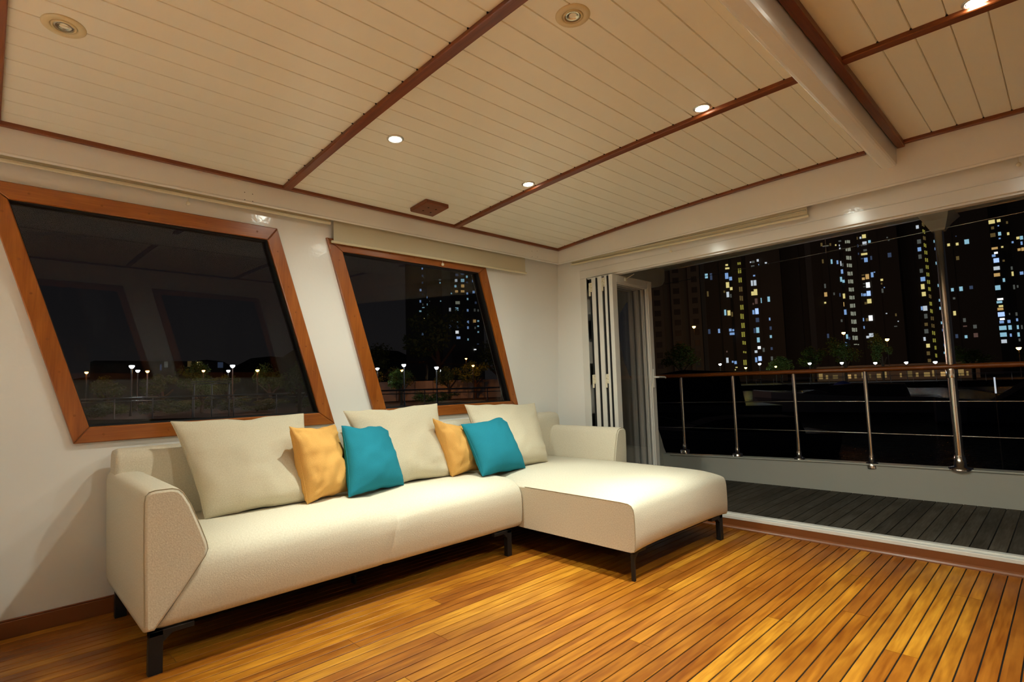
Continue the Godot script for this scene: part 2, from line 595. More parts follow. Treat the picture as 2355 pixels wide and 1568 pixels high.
	tube(st, [Vector3(ROOM_BACK, 2.030, 0.152), Vector3(-0.074, 2.034, 0.152)], 0.0075, 10)
	obj("bead", done(st), M.pelmet_paint, t)
	for p in [[-2.663, 2.082], [-2.622, 2.081], [-2.662, 2.041], [-2.621, 2.040], [-0.403, 2.097], [-0.339, 2.107], [-0.403, 2.050], [-0.339, 2.055]]:
		st = begin()
		lathe(st, [Vector2(0.0024, -0.002), Vector2(0.0024, 0.0004)], 8, Transform3D(Basis(Vector3.RIGHT, PI / 2), Vector3(p[0], p[1], 0.1562)))
		obj("screw_hole", done(st), M.hole_dark, t)
	t = thing("trim_3", "white pelmet board under the ceiling above the stern doorway", "pelmet", Vector3.ZERO, "", "structure")
	st = begin()
	var pp := PackedVector2Array([Vector2(-4.86, 2.036), Vector2(-0.146, 2.036)])
	for i in 13: pp.append(Vector2(-0.146 - i * 0.3928, ceil_y(0.146 + i * 0.3928) + 0.03))
	prism(st, pp, -0.068, -0.052, 0.0, Transform3D(Basis(Vector3(0, 0, -1), Vector3.UP, Vector3(1, 0, 0)), Vector3.ZERO))
	obj("board", done(st), M.pelmet_paint, t)
	st = begin()
	tube(st, [Vector3(-0.064, 2.034, 0.148), Vector3(-0.064, 2.036, 4.86)], 0.0075, 10)
	obj("bead", done(st), M.pelmet_paint, t)
	t = thing("trim_4", "white pelmet board under the ceiling across the saloon", "pelmet", Vector3.ZERO, "", "structure")
	st = begin()
	box(st, Vector3(ROOM_BACK, 2.030, ROOM_WIDE - 0.156), Vector3(-0.07, 2.20, ROOM_WIDE - 0.140))
	obj("board", done(st), M.pelmet_paint, t)

func slanted_window(called: String, label: String, out: Array, inn: Array, x: Transform3D, s: float, plugs: bool):
	var w := thing(called, label, "window", Vector3.ZERO, "", "structure")
	var names := ["sill_board", "side_board", "head_board", "side_board"]
	var centre := Vector2.ZERO
	for i in 4:
		var k := (i + 1) % 4
		var gap: Vector2 = (inn[k] - inn[i]).normalized() * 0.0012
		var p := PackedVector2Array([out[i] + gap * 0.5, out[k] - gap * 0.5, inn[k] - gap, inn[i] + gap])
		for j in 4: p[j].x *= s
		var st := begin()
		prism(st, p, 0.0, 0.021, 0.004, x)
		var b := obj(names[i], done(st), M.frame_wood_across if i % 2 == 0 else M.frame_wood_upright, w)
		if not plugs: continue
		var cnt := 5 if i % 2 == 0 else 6
		for j in cnt:
			var f := (j + 0.35 + 0.3 * fposmod(j * 0.37 + i * 0.53, 1.0)) / cnt
			var c: Vector2 = (out[i].lerp(out[k], f) + inn[i].lerp(inn[k], f)) / 2.0
			st = begin()
			lathe(st, [Vector2(0.0055, 0.0), Vector2(0.0055, 0.0006), Vector2(0.0044, 0.0009)], 9, x * Transform3D(Basis(Vector3.RIGHT, PI / 2), Vector3(c.x * s, c.y, 0.0208)))
			obj("plug", done(st), M.plug_wood, b)
	# lining of the opening and two sheets of glass
	var st2 := begin()
	for i in 4:
		var k := (i + 1) % 4
		var mid: Vector2 = (inn[0] + inn[2]) / 2.0
		var a: Vector2 = inn[i]
		var b2: Vector2 = inn[k]
		var p2 := PackedVector2Array([a, b2, b2.move_toward(mid, 0.006), a.move_toward(mid, 0.006)])
		for j in 4: p2[j].x *= s
		prism(st2, p2, -0.07, 0.004, 0.0, x)
	obj("gasket", done(st2), M.gasket_black, w)
	for z in [-0.022, -0.040]:
		var st := begin()
		st.set_smooth_group(-1)
		var v := []
		for i in 4: v.append(x * Vector3(inn[i].x * s, inn[i].y, z))
		for i in [0, 2, 1, 0, 3, 2]: st.add_vertex(v[i])
		obj("pane", done(st), M.window_glass, w)

func build_windows():
	slanted_window("window_1", "large slanted wood-framed window above the left half of the sofa", W1_OUT, W1_IN, wall_frame(), 1.0, true)
	slanted_window("window_2", "smaller-looking slanted wood-framed window under the lowered blind near the corner", W2_OUT, W2_IN, wall_frame(), 1.0, true)
	slanted_window("window_3", "slanted wood-framed window across the saloon toward the bow", W1_OUT, W1_IN, mirror_frame(), -1.0, false)
	slanted_window("window_4", "slanted wood-framed window across the saloon toward the stern", W2_OUT, W2_IN, mirror_frame(), -1.0, false)

# ---------------------------------------------------------------- folding glass door, stacked open against the left jamb
func door_leaf(parent: Node, z0: float, z1: float, x0: float, x1: float):
	var leaf := Node3D.new()
	leaf.name = "panel"
	parent.add_child(leaf, true)
	var y0 := 0.092
	var y1 := 1.858
	var s := 0.062
	for e in [[x0, x0 + s], [x1 - s, x1]]:
		var st := begin()
		box(st, Vector3(e[0], y0, z0), Vector3(e[1], y1, z1), 0.003)
		obj("stile", done(st), M.white_aluminium, leaf)
	for e in [[y0, y0 + 0.09], [y1 - s, y1]]:
		var st := begin()
		box(st, Vector3(x0 + s, e[0], z0), Vector3(x1 - s, e[1], z1), 0.003)
		obj("rail", done(st), M.white_aluminium, leaf)
	var st3 := begin()
	for e in [[x0 + s, x0 + s + 0.012], [x1 - s - 0.012, x1 - s]]:
		box(st3, Vector3(e[0], y0 + 0.09, z0 + 0.006), Vector3(e[1], y1 - s, z1 - 0.006), 0.002)
	for e in [[y0 + 0.09, y0 + 0.102], [y1 - s - 0.012, y1 - s]]:
		box(st3, Vector3(x0 + s, e[0], z0 + 0.006), Vector3(x1 - s, e[1], z1 - 0.006), 0.002)
	obj("glazing_bead", done(st3), M.white_aluminium, leaf)
	var st4 := begin()
	var zc := (z0 + z1) / 2.0
	st4.set_smooth_group(-1)
	var v := [Vector3(x0 + s, y0 + 0.09, zc), Vector3(x1 - s, y0 + 0.09, zc), Vector3(x1 - s, y1 - s, zc), Vector3(x0 + s, y1 - s, zc)]
	for i in [0, 2, 1, 0, 3, 2]: st4.add_vertex(v[i])
	obj("pane", done(st4), M.door_glass, leaf)
	# black gasket on the inner edge, toward the next leaf
	st4 = begin()
	box(st4, Vector3(x0 - 0.001, y0 + 0.01, z0 - 0.016), Vector3(x0 + 0.03, y1 - 0.01, z0 - 0.004))
	box(st4, Vector3(x0 + 0.006, y0 + 0.01, z0 - 0.021), Vector3(x0 + 0.05, y1 - 0.01, z0 - 0.001))
	box(st4, Vector3(x1 - 0.04, y0 + 0.01, z0 - 0.014), Vector3(x1 - 0.004, y1 - 0.01, z0 - 0.002))
	obj("gasket", done(st4), M.gasket_black, leaf)
	return leaf

func build_door():
	var d := thing("door_1", "white folding glass door folded into a stack beside the sofa arm", "folding door", Vector3.ZERO, "", "structure")
	var zs := [[0.487, 0.527], [0.549, 0.592], [0.617, 0.648], [0.660, 0.696]]
	var leaves := []
	for z in zs: leaves.append(door_leaf(d, z[0], z[1], -0.052, 0.535))
	# hinges in pairs across two of the joints
	for h in [[0, 1.76], [0, 1.0], [0, 0.30], [2, 1.785], [2, 1.0], [2, 0.30]]:
		var z: float = zs[h[0]][0] - 0.011
		var st := begin()
		for k in 3:
			tube(st, [Vector3(-0.060, h[1] - 0.052 + k * 0.036, z), Vector3(-0.060, h[1] - 0.020 + k * 0.036, z)], 0.0075, 8)
		box(st, Vector3(-0.057, h[1] - 0.055, z - 0.014), Vector3(-0.050, h[1] + 0.020, z + 0.003), 0.001)
		box(st, Vector3(-0.057, h[1] - 0.020, z - 0.003), Vector3(-0.050, h[1] + 0.055, z + 0.020), 0.001)
		var hg := obj("hinge", done(st), M.plastic_white, leaves[h[0]])
		for k in 3:
			st = begin()
			lathe(st, [Vector2(0.0025, 0.0), Vector2(0.0022, 0.0012)], 6, Transform3D(Basis(Vector3(0, 0, 1), PI / 2), Vector3(-0.0565, h[1] - 0.01 + k * 0.024, z + 0.013)))
			obj("screw", done(st), M.hole_dark, hg)
	var last: Node = leaves[3]
	var st2 := begin()
	box(st2, Vector3(0.487, 0.93, 0.696), Vector3(0.515, 1.09, 0.704), 0.003)
	obj("handle_plate", done(st2), M.white_aluminium, last)
	st2 = begin()
	tube(st2, [Vector3(0.501, 1.02, 0.700), Vector3(0.501, 1.02, 0.745)], 0.008, 8)
	tube(st2, [Vector3(0.501, 1.02, 0.742), Vector3(0.60, 1.018, 0.742), Vector3(0.615, 1.012, 0.742)], 0.008, 8)
	obj("handle", done(st2), M.white_aluminium, last)
	for y in [1.50, 0.33]:
		st2 = begin()
		box(st2, Vector3(0.535, y - 0.10, 0.670), Vector3(0.5365, y + 0.10, 0.686))
		var lp := obj("latch_plate", done(st2), M.plastic_white, last)
		for k in 4:
			st2 = begin()
			box(st2, Vector3(0.5365, y - 0.085 + k * 0.05, 0.675), Vector3(0.5372, y - 0.065 + k * 0.05, 0.681))
			obj("latch_slot", done(st2), M.hole_dark, lp)
	st2 = begin()
	box(st2, Vector3(0.118, 1.815, 0.696), Vector3(0.148, 1.845, 0.708), 0.002)
	tube(st2, [Vector3(0.133, 1.835, 0.706), Vector3(0.175, 1.872, 0.76)], 0.003, 6)
	obj("stay", done(st2), M.plastic_white, last)

# ---------------------------------------------------------------- boarded ceiling with battens and the centre beam
func build_ceiling():
	var c := thing("ceiling", "cream boarded ceiling of narrow grooved planks with a gentle camber", "ceiling", Vector3.ZERO, "", "structure")
	var st := begin()
	var rings := []
	for x in [ROOM_BACK, 0.0]:
		var r := PackedVector3Array()
		for i in 21:
			var z := i * 0.25
			r.append(Vector3(x, ceil_y(z) + 0.008, z))
		for i in range(20, -1, -1): r.append(Vector3(x, 2.42, i * 0.25))
		rings.append(r)
	loft(st, rings, false)
	obj("backing", done(st), M.ceiling_backing, c)
	var pitch := 0.1045
	var bays := [[-0.055, -1.215], [-1.215, -2.44], [-2.44, -3.645], [-3.645, -4.86], [-4.86, ROOM_BACK]]
	for half in 2:
		for bay in bays:
			for i in 23:
				# seams measured from the battens: one falls at z = 2.456
				var za := 2.456 - i * pitch if half == 0 else 2.690 + i * pitch
				var zb := za - pitch if half == 0 else za + pitch
				var lo := minf(za, zb)
				var hi := maxf(za, zb)
				lo = maxf(lo, 0.10)
				hi = minf(hi, 4.90)
				if hi - lo < 0.02: continue
				var e := 0.003
				var g := 0.005
				var y0 := ceil_y(lo)
				var y1 := ceil_y(hi)
				var sl := (y1 - y0) / (hi - lo)
				var prof := [Vector2(lo + 0.0006, y0 + 0.012), Vector2(lo + 0.0006, y0 + g), Vector2(lo + e, y0 + sl * e), Vector2(hi - e, y1 - sl * e), Vector2(hi - 0.0006, y1 + g), Vector2(hi - 0.0006, y1 + 0.012)]
				var rr := []
				for x in [bay[1] + 0.001, bay[0] - 0.001]:
					var r := PackedVector3Array()
					for p in prof: r.append(Vector3(x, p.y, p.x))
					rr.append(r)
				st = begin()
				loft(st, rr, false)
				obj("plank", done(st), M.ceiling_paint, c)
	# infill beside the beam
	st = begin()
	box(st, Vector3(ROOM_BACK, 2.259, 2.456), Vector3(-0.055, 2.30, 2.70))
	obj("infill_board", done(st), M.ceiling_paint, c)

	# battens
	var n := 5
	var edge_label := ["brown batten edging the ceiling above the slanted windows", "brown batten edging the ceiling across the saloon"]
	for k in 2:
		st = begin()
		var z := 0.156 if k == 0 else 4.822
		box(st, Vector3(ROOM_BACK, ceil_y(0.17) - 0.018, z), Vector3(-0.069, ceil_y(0.17) + 0.012, z + 0.022), 0.002)
		var o := obj("trim_%d" % n, done(st), M.batten_wood)
		tag(o, edge_label[k], "ceiling batten", "", "structure")
		n += 1
	var cross := [
		[-0.100, -0.069, "brown batten edging the ceiling above the stern doorway"],
		[-1.238, -1.192, "brown cross batten just past the three lit ceiling lamps"],
		[-2.464, -2.418, "brown cross batten meeting the pelmet between the two slanted windows"],
		[-3.668, -3.634, "brown cross batten at the left edge of the ceiling"],
		[-4.88, -4.84, "brown cross batten behind the camera"]]
	for b in cross:
		for half in 2:
			var za := 0.178 if half == 0 else 2.672
			var zb := 2.506 if half == 0 else 4.822
			if half == 0 and b[0] > -0.2: zb = 2.49
			var rr := []
			for i in 13:
				var z := lerpf(za, zb, i / 12.0)
				var y := ceil_y(z)
				rr.append(PackedVector3Array([Vector3(b[0], y + 0.01, z), Vector3(b[0], y - 0.015, z), Vector3(b[0] + 0.003, y - 0.018, z), Vector3(b[1] - 0.003, y - 0.018, z), Vector3(b[1], y - 0.015, z), Vector3(b[1], y + 0.01, z)]))
			st = begin()
			loft(st, rr, false)
			var o := obj("trim_%d" % n, done(st), M.batten_wood_cross)
			tag(o, b[2] + ("" if half == 0 else ", on the far side of the beam"), "ceiling batten", "", "structure")
			n += 1
			# dark gaps where each plank seam runs under the batten
			if b[0] < -3.0: continue
			for i in 23:
				var zz := 2.456 - i * 0.1045 if half == 0 else 2.690 + i * 0.1045
				if zz < za + 0.02 or zz > zb - 0.01: continue
				st = begin()
				var xx: float = b[0] - 0.0022
				lathe(st, [Vector2(0.0048, 0.0), Vector2(0.004, 0.004)], 6, Transform3D(Basis(), Vector3(xx, ceil_y(zz) - 0.0025, zz)))
				obj("seam_notch", done(st), M.hole_dark, o)
	# beam
	var bm := thing("trim_%d" % n, "white fore-and-aft ceiling beam with a slanted face beside a brown strip", "ceiling beam", Vector3.ZERO, "", "structure")
	st = begin()
	var pf := [Vector2(2.486, 2.275), Vector2(2.512, 2.222), Vector2(2.552, 2.146), Vector2(2.560, 2.137), Vector2(2.572, 2.133), Vector2(2.612, 2.133), Vector2(2.622, 2.137), Vector2(2.627, 2.147), Vector2(2.634, 2.275)]
	var rr2 := []
	for x in [ROOM_BACK, -0.066]:
		var r := PackedVector3Array()
		for p in pf: r.append(Vector3(x, p.y, p.x))
		rr2.append(r)
	loft(st, rr2, false)
	obj("girder", done(st), M.beam_paint, bm)
	st = begin()
	box(st, Vector3(ROOM_BACK, 2.228, 2.636), Vector3(-0.069, 2.268, 2.672), 0.003)
	obj("side_batten", done(st), M.batten_wood, bm)

# ---------------------------------------------------------------- ceiling lamps
func downlight(x: float, z: float, lit: bool, big: bool, label: String, beam := 1.0, spill := 1.0):
	var y := ceil_y(z) + 0.001
	var t := thing("ceiling_lamp", label, "ceiling lamp", Vector3(x, y, z), "")
	t.rotation.x = -atan(0.2 * (2.5 - z) / (2.35 * 2.35))
	var r := 0.060 if big else 0.041
	var st := begin()
	var hole := r * 0.60 if big else r * 0.72
	lathe(st, [Vector2(hole, 0.004), Vector2(r, 0.004), Vector2(r, -0.002), Vector2(r - 0.003, -0.005), Vector2(hole + 0.004, -0.006), Vector2(hole, -0.004), Vector2(hole, 0.004)], 36)
	obj("ring", done(st), M.lamp_cream if big else M.lamp_ring, t)
	if big:
		st = begin()
		lathe(st, [Vector2(hole - 0.004, 0.003), Vector2(hole - 0.0005, -0.001), Vector2(hole - 0.002, -0.0055), Vector2(hole - 0.007, -0.0075), Vector2(hole - 0.008, 0.003)], 32)
		obj("eyeball", done(st), M.lamp_cream, t)
		st = begin()
		lathe(st, [Vector2(0.0, 0.002), Vector2(0.008, 0.001), Vector2(0.018, -0.003), Vector2(hole - 0.008, -0.006), Vector2(hole - 0.008, 0.004), Vector2(0.0, 0.004)], 24)
		obj("reflector", done(st), M.lamp_reflector, t)
	else:
		st = begin()
		lathe(st, [Vector2(hole, 0.002), Vector2(hole, -0.0035), Vector2(0.0255, -0.0045), Vector2(0.0250, 0.002)], 32)
		obj("inner_rim", done(st), M.lamp_ring, t)
		st = begin()
		lathe(st, [Vector2(0.0, 0.0), Vector2(0.0250, 0.0), Vector2(0.0250, -0.0060), Vector2(0.019, -0.0088), Vector2(0.010, -0.0105), Vector2(0.0, -0.011)], 24)
		obj("bulb", done(st), M.lamp_glow if lit else M.lamp_reflector, t)
	if lit:
		for k in 2:
			var l := SpotLight3D.new()
			l.name = ["beam_light", "spill_light"][k]
			l.light_color = WARM
			l.light_energy = [BEAM * beam, SPILL * spill][k]
			l.spot_angle = [30.0, 86.0][k]
			l.spot_angle_attenuation = [0.75, 1.0][k]
			l.spot_range = 12.0
			l.spot_attenuation = 2.0
			l.light_size = 0.025
			l.shadow_enabled = true
			t.add_child(l)
			l.position = Vector3(0, -0.016, 0)
			l.rotation.x = -PI / 2

func build_lamps():
	downlight(-2.234, 0.985, true, false, "lit recessed ceiling lamp above the middle of the sofa, near the first cross batten", 0.8, 0.95)
	downlight(-1.290, 0.980, true, false, "lit recessed ceiling lamp beside the cross batten, nearest the wooden ceiling plate", 0.42, 0.8)
	downlight(-1.283, 2.107, true, false, "lit recessed ceiling lamp beside the cross batten, close to the white beam", 1.2, 1.2)
	downlight(-1.258, 3.085, true, false, "lit recessed ceiling lamp on the far side of the beam, cut by the top edge", 0.02, 0.25)
	downlight(-3.498, 0.992, false, true, "unlit cream eyeball lamp in the ceiling near the left edge")
	downlight(-2.234, 2.113, false, true, "unlit cream eyeball lamp in the ceiling near the top, between batten and beam")
	# unseen lamps added behind the camera to raise the bounced light
	for p in [[-4.45, 0.985, "over the cupboard"], [-5.40, 0.985, "between cupboard and end wall"], [-5.40, 2.107, "beside the beam, between cupboard and end wall"], [-4.45, 2.107, "beside the beam, level with the cupboard"], [-6.25, 0.985, "in the corner by the end wall"], [-6.25, 2.107, "beside the beam, by the end wall"]]:
		downlight(p[0], p[1], true, false, "unseen ceiling lamp added for bounced light, behind the camera " + p[2], 3.0, 0.12)
	for p in [[-2.234, 3.085, "past the beam, in front of the camera"]]:
		downlight(p[0], p[1], true, false, "lit recessed ceiling lamp " + p[2], 0.4, 1.9)
	# wooden plate screwed to the ceiling
	var t := thing("ceiling_plate", "square brown wooden plate with four screws on the ceiling above the lowered blind", "ceiling plate", Vector3(-1.586, ceil_y(0.36), 0.36))
	t.rotation.x = -atan(0.2 * (2.5 - 0.36) / (2.35 * 2.35))
	var st := begin()
	box(st, Vector3(-0.092, -0.026, -0.092), Vector3(0.092, 0.004, 0.092), 0.006)
	obj("plate", done(st), M.batten_wood, t)
	for p in [[-0.03, -0.03], [0.03, -0.03], [-0.03, 0.03], [0.03, 0.03]]:
		st = begin()
		lathe(st, [Vector2(0.0, -0.0272), Vector2(0.006, -0.0268), Vector2(0.006, -0.025)], 10, Transform3D(Basis(), Vector3(p[0], 0, p[1])))
		obj("screw", done(st), M.hole_dark, t)

# ---------------------------------------------------------------- roller blinds
func pull_knob(parent: Node, at: Vector3, drop: float):
	var st := begin()
	tube(st, [at + Vector3(0, drop, 0), at], 0.0012, 6)
	obj("pull_cord", done(st), M.plastic_white, parent)
	st = begin()
	lathe(st, [Vector2(0.0, 0.011), Vector2(0.004, 0.010), Vector2(0.010, 0.004), Vector2(0.011, -0.002), Vector2(0.008, -0.008), Vector2(0.0, -0.011)], 14, Transform3D(Basis(), at))
	obj("knob", done(st), M.plastic_white, parent)

func build_blinds():
	var t := thing("roller_blind", "rolled-up cream blind showing only its bar over the large window", "roller blind", Vector3.ZERO)
	var st := begin()
	tube(st, [Vector3(-4.0, 2.085, 0.108), Vector3(-2.16, 2.085, 0.108)], 0.026, 16)
	obj("roll", done(st), M.blind_cloth, t)
	st = begin()
	box(st, Vector3(-4.0, 2.003, 0.119), Vector3(-2.155, 2.020, 0.133), 0.004)
	box(st, Vector3(-4.0, 2.018, 0.125), Vector3(-2.155, 2.075, 0.1265))
	obj("bottom_bar", done(st), M.blind_bar, t)
	pull_knob(t, Vector3(-2.927, 1.972, 0.127), 0.035)

	t = thing("roller_blind", "cream blind lowered a hand's width over the window near the corner", "roller blind", Vector3.ZERO)
	st = begin()
	tube(st, [Vector3(-2.135, 2.085, 0.100), Vector3(-0.455, 2.085, 0.100)], 0.024, 16)
	obj("roll", done(st), M.blind_cloth, t)
	st = begin()
	box(st, Vector3(-2.135, 1.905, 0.121), Vector3(-0.455, 2.085, 0.1222))
	obj("cloth", done(st), M.blind_cloth, t)
	st = begin()
	tube(st, [Vector3(-2.148, 1.901, 0.1215), Vector3(-0.445, 1.911, 0.1215)], 0.0085, 12)
	obj("bottom_bar", done(st), M.blind_bar, t)
	pull_knob(t, Vector3(-1.308, 1.870, 0.124), 0.035)

	t = thing("roller_blind", "unevenly hung cream blind above the left part of the stern doorway", "roller blind", Vector3.ZERO)
	st = begin()
	tube(st, [Vector3(-0.034, 2.085, 0.27), Vector3(-0.034, 2.085, 2.16)], 0.016, 16)
	obj("roll", done(st), M.blind_cloth, t)
	# the cloth sags away from its bar toward the right
	st = begin()
	var rr := []
	for i in 25:
		var z := lerpf(0.28, 2.155, i / 24.0)
		var k := i / 24.0
		var bot := lerpf(2.016, 1.985, k)
		var fold := 0.007 * sin(k * 9.0) * k
		rr.append(PackedVector3Array([Vector3(-0.044, 2.09, z), Vector3(-0.048 + fold * 0.4, (bot + 2.08) / 2.0 + 0.01, z), Vector3(-0.036 - 0.012 * k, bot, z), Vector3(-0.0348 - 0.012 * k, bot, z), Vector3(-0.0468 + fold * 0.4, (bot + 2.08) / 2.0 + 0.01, z), Vector3(-0.0428, 2.09, z)]))
	loft(st, rr, true)
	obj("cloth", done(st), M.blind_cloth, t)
	st = begin()
	tube(st, [Vector3(-0.040, 2.008, 0.272), Vector3(-0.042, 1.986, 1.4), Vector3(-0.046, 1.973, 2.162)], 0.0085, 10)
	obj("bottom_bar", done(st), M.blind_bar, t)
	st = begin()
	rr = []
	for i in 13:
		var k := i / 12.0
		var z := lerpf(0.28, 2.15, k)
		var yy := lerpf(2.030, 2.006, k) + 0.004 * sin(k * 7.0)
		rr.append(PackedVector3Array([Vector3(-0.050, yy + 0.006, z), Vector3(-0.056, yy, z), Vector3(-0.050, yy - 0.006, z), Vector3(-0.045, yy, z)]))
	loft(st, rr, true)
	obj("fold", done(st), M.blind_cloth, t)
	pull_knob(t, Vector3(-0.044, 1.938, 1.221), 0.048)

	t = thing("roller_blind", "rolled-up cream blind above the right part of the stern doorway, only its knob hanging", "roller blind", Vector3.ZERO)
	st = begin()
	tube(st, [Vector3(-0.034, 2.085, 2.24), Vector3(-0.034, 2.085, 4.5)], 0.016, 16)
	obj("roll", done(st), M.blind_cloth, t)
	st = begin()
	box(st, Vector3(-0.047, 2.038, 2.24), Vector3(-0.033, 2.056, 4.5), 0.003)
	obj("bottom_bar", done(st), M.blind_bar, t)
	pull_knob(t, Vector3(-0.040, 1.997, 3.11), 0.045)

# ---------------------------------------------------------------- sofa
func seat_profile(front: float, back: float, top: float, foot: float) -> Array:
	# (z, y) from the bottom at the back, round the front and over the top to the back
	return [Vector2(back, foot), Vector2(front - 0.09, foot), Vector2(front - 0.035, foot + 0.004), Vector2(front - 0.012, foot + 0.016), Vector2(front - 0.001, foot + 0.040), Vector2(front + 0.004, foot + 0.09), Vector2(front + 0.004, foot + 0.15), Vector2(front - 0.001, top - 0.088), Vector2(front - 0.012, top - 0.060), Vector2(front - 0.034, top - 0.036), Vector2(front - 0.075, top - 0.016), Vector2(front - 0.14, top - 0.004), Vector2(front - 0.24, top), Vector2((front + back) / 2.0, top + 0.002), Vector2(back, top - 0.006)]

func arm_rings(sec: Array, z0: float, z1: float) -> Array:
	var out := []
	for s in [[z0, 0.0], [z1 - 0.030, 0.0], [z1 - 0.012, 0.003], [z1 - 0.004, 0.007], [z1, 0.014]]:
		var p := PackedVector2Array()
		for v in sec: p.append(v)
		if s[1] > 0.0: p = inset(p, s[1])
		var r := PackedVector3Array()
		for v in p: r.append(Vector3(v.x, v.y, s[0]))
		out.append(r)
	return out

func build_sofa():
	var t := thing("sectional_sofa", "cream linen corner sofa with a chaise and black metal legs", "sofa", Vector3.ZERO)
	# main seat
	var st := begin()
	var pf := seat_profile(0.864, 0.08, 0.434, 0.146)
	var rings := []
	var stops := [[0.0, 0.012], [0.003, 0.005], [0.012, 0.0], [0.10, 0.0], [0.25, 0.0], [0.40, 0.0], [0.485, 0.0], [0.499, 0.002], [0.503, 0.0045], [0.507, 0.002], [0.521, 0.0], [0.65, 0.0], [0.80, 0.0], [0.93, 0.0], [0.986, 0.0], [0.996, 0.005], [1.0, 0.014]]
	for s in stops:
		var r := PackedVector3Array()
		for p in pf:
			var left: float = -3.004 - maxf(0.0, 0.408 - p.y) * 0.66
			var x: float = lerpf(left, -1.306, s[0])
			var d: Vector2 = Vector2(p.x - 0.47, p.y - 0.29).normalized() * float(s[1])
			var dip := 0.0
			if p.y > 0.35: dip = 0.012 * exp(-pow((s[0] - 0.503) / 0.05, 2.0)) + 0.006 * pow(absf(s[0] - 0.25) * 2.0, 2.0) * 0.2
			r.append(Vector3(x, p.y - d.y - dip, p.x - d.x))
		rings.append(r)
	loft(st, rings, true)
	obj("seat", done(st), M.sofa_linen, t)
	# chaise
	st = begin()
	pf = seat_profile(1.644, 0.08, 0.436, 0.142)
	rings = []
	var sq := [Vector2(0.08, 0.142), Vector2(1.56, 0.140), Vector2(1.612, 0.140), Vector2(1.632, 0.146), Vector2(1.640, 0.165), Vector2(1.643, 0.22), Vector2(1.643, 0.28), Vector2(1.642, 0.325), Vector2(1.638, 0.352), Vector2(1.628, 0.370), Vector2(1.608, 0.379), Vector2(1.56, 0.382), Vector2(1.40, 0.383), Vector2(0.86, 0.383), Vector2(0.08, 0.380)]
	# how far each ring follows the square stitched end, and how low its top lies
	var cs := [[-1.302, 1.0, 0.006], [-1.3005, 1.0, 0.0], [-1.296, 0.96, 0.0], [-1.286, 0.86, 0.0], [-1.268, 0.70, 0.0], [-1.235, 0.45, 0.0], [-1.18, 0.20, 0.0], [-1.08, 0.03, 0.0], [-0.95, 0.0, 0.0], [-0.78, -0.02, 0.0], [-0.62, 0.0, 0.0], [-0.49, 0.03, 0.0], [-0.39, 0.20, 0.0], [-0.335, 0.45, 0.0], [-0.302, 0.70, 0.0], [-0.284, 0.86, 0.0], [-0.274, 0.96, 0.0], [-0.2695, 1.0, 0.0], [-0.268, 1.0, 0.006]]
	for s in cs:
		var r := PackedVector3Array()
		for i in pf.size():
			var p: Vector2 = pf[i].lerp(sq[i], s[1])
			var d: Vector2 = Vector2(p.x - 0.86, p.y - 0.27).normalized() * float(s[2])
			r.append(Vector3(s[0], p.y - d.y, p.x - d.x))
		rings.append(r)
	loft(st, rings, true)
	obj("chaise_seat", done(st), M.sofa_linen, t)
	# back
	st = begin()
	var bsec := [Vector2(0.066, 0.15), Vector2(0.215, 0.15), Vector2(0.225, 0.45), Vector2(0.222, 0.70), Vector2(0.212, 0.735), Vector2(0.190, 0.752), Vector2(0.12, 0.757), Vector2(0.090, 0.752), Vector2(0.072, 0.735), Vector2(0.066, 0.70)]
	rings = []
	for s in [[-3.214, 0.016], [-3.210, 0.006], [-3.196, 0.0], [-1.7, 0.0], [-0.22, 0.0], [-0.206, 0.006], [-0.202, 0.016]]:
		var p := PackedVector2Array()
		for v in bsec: p.append(v)
		if s[1] > 0.0: p = inset(p, s[1])
		var r := PackedVector3Array()
		for v in p: r.append(Vector3(s[0], v.y, v.x))
		rings.append(r)
	loft(st, rings, true)
	obj("backrest", done(st), M.sofa_linen, t)
	# arms
	var la := [Vector2(-3.180, 0.156), Vector2(-3.213, 0.158), Vector2(-3.217, 0.18), Vector2(-3.224, 0.45), Vector2(-3.226, 0.615), Vector2(-3.222, 0.638), Vector2(-3.210, 0.652), Vector2(-3.19, 0.657), Vector2(-3.135, 0.656), Vector2(-3.112, 0.648), Vector2(-3.094, 0.630), Vector2(-3.070, 0.585), Vector2(-3.035, 0.495), Vector2(-3.014, 0.435), Vector2(-3.009, 0.408), Vector2(-3.018, 0.382), Vector2(-3.095, 0.270)]
	st = begin()
	loft(st, arm_rings(la, 0.07, 0.872), true)
	var arm := obj("armrest", done(st), M.sofa_linen, t)
	st = begin()
	var line := []
	for i in range(1, la.size()): line.append(Vector3(la[i].x, la[i].y, 0.8625))
	var line2 := []
	var pin := PackedVector2Array()
	for v in la: pin.append(v)
	pin = inset(pin, 0.0035)
	for i in range(2, la.size()): line2.append(Vector3(pin[i].x, pin[i].y, 0.8665))
	tube(st, line2, 0.0016, 5)
	obj("seam", done(st), M.seam_thread, arm)
	var ra := [Vector2(-0.245, 0.156), Vector2(-0.208, 0.158), Vector2(-0.202, 0.45), Vector2(-0.200, 0.61), Vector2(-0.206, 0.636), Vector2(-0.225, 0.650), Vector2(-0.25, 0.654), Vector2(-0.285, 0.651), Vector2(-0.308, 0.638), Vector2(-0.324, 0.610), Vector2(-0.345, 0.53), Vector2(-0.365, 0.44), Vector2(-0.370, 0.41), Vector2(-0.36, 0.38), Vector2(-0.30, 0.27)]
	st = begin()
	loft(st, arm_rings(ra, 0.07, 0.868), true)
	arm = obj("armrest", done(st), M.sofa_linen, t)
	st = begin()
	pin = PackedVector2Array()
	for v in ra: pin.append(v)
	pin = inset(pin, 0.0035)
	line2 = []
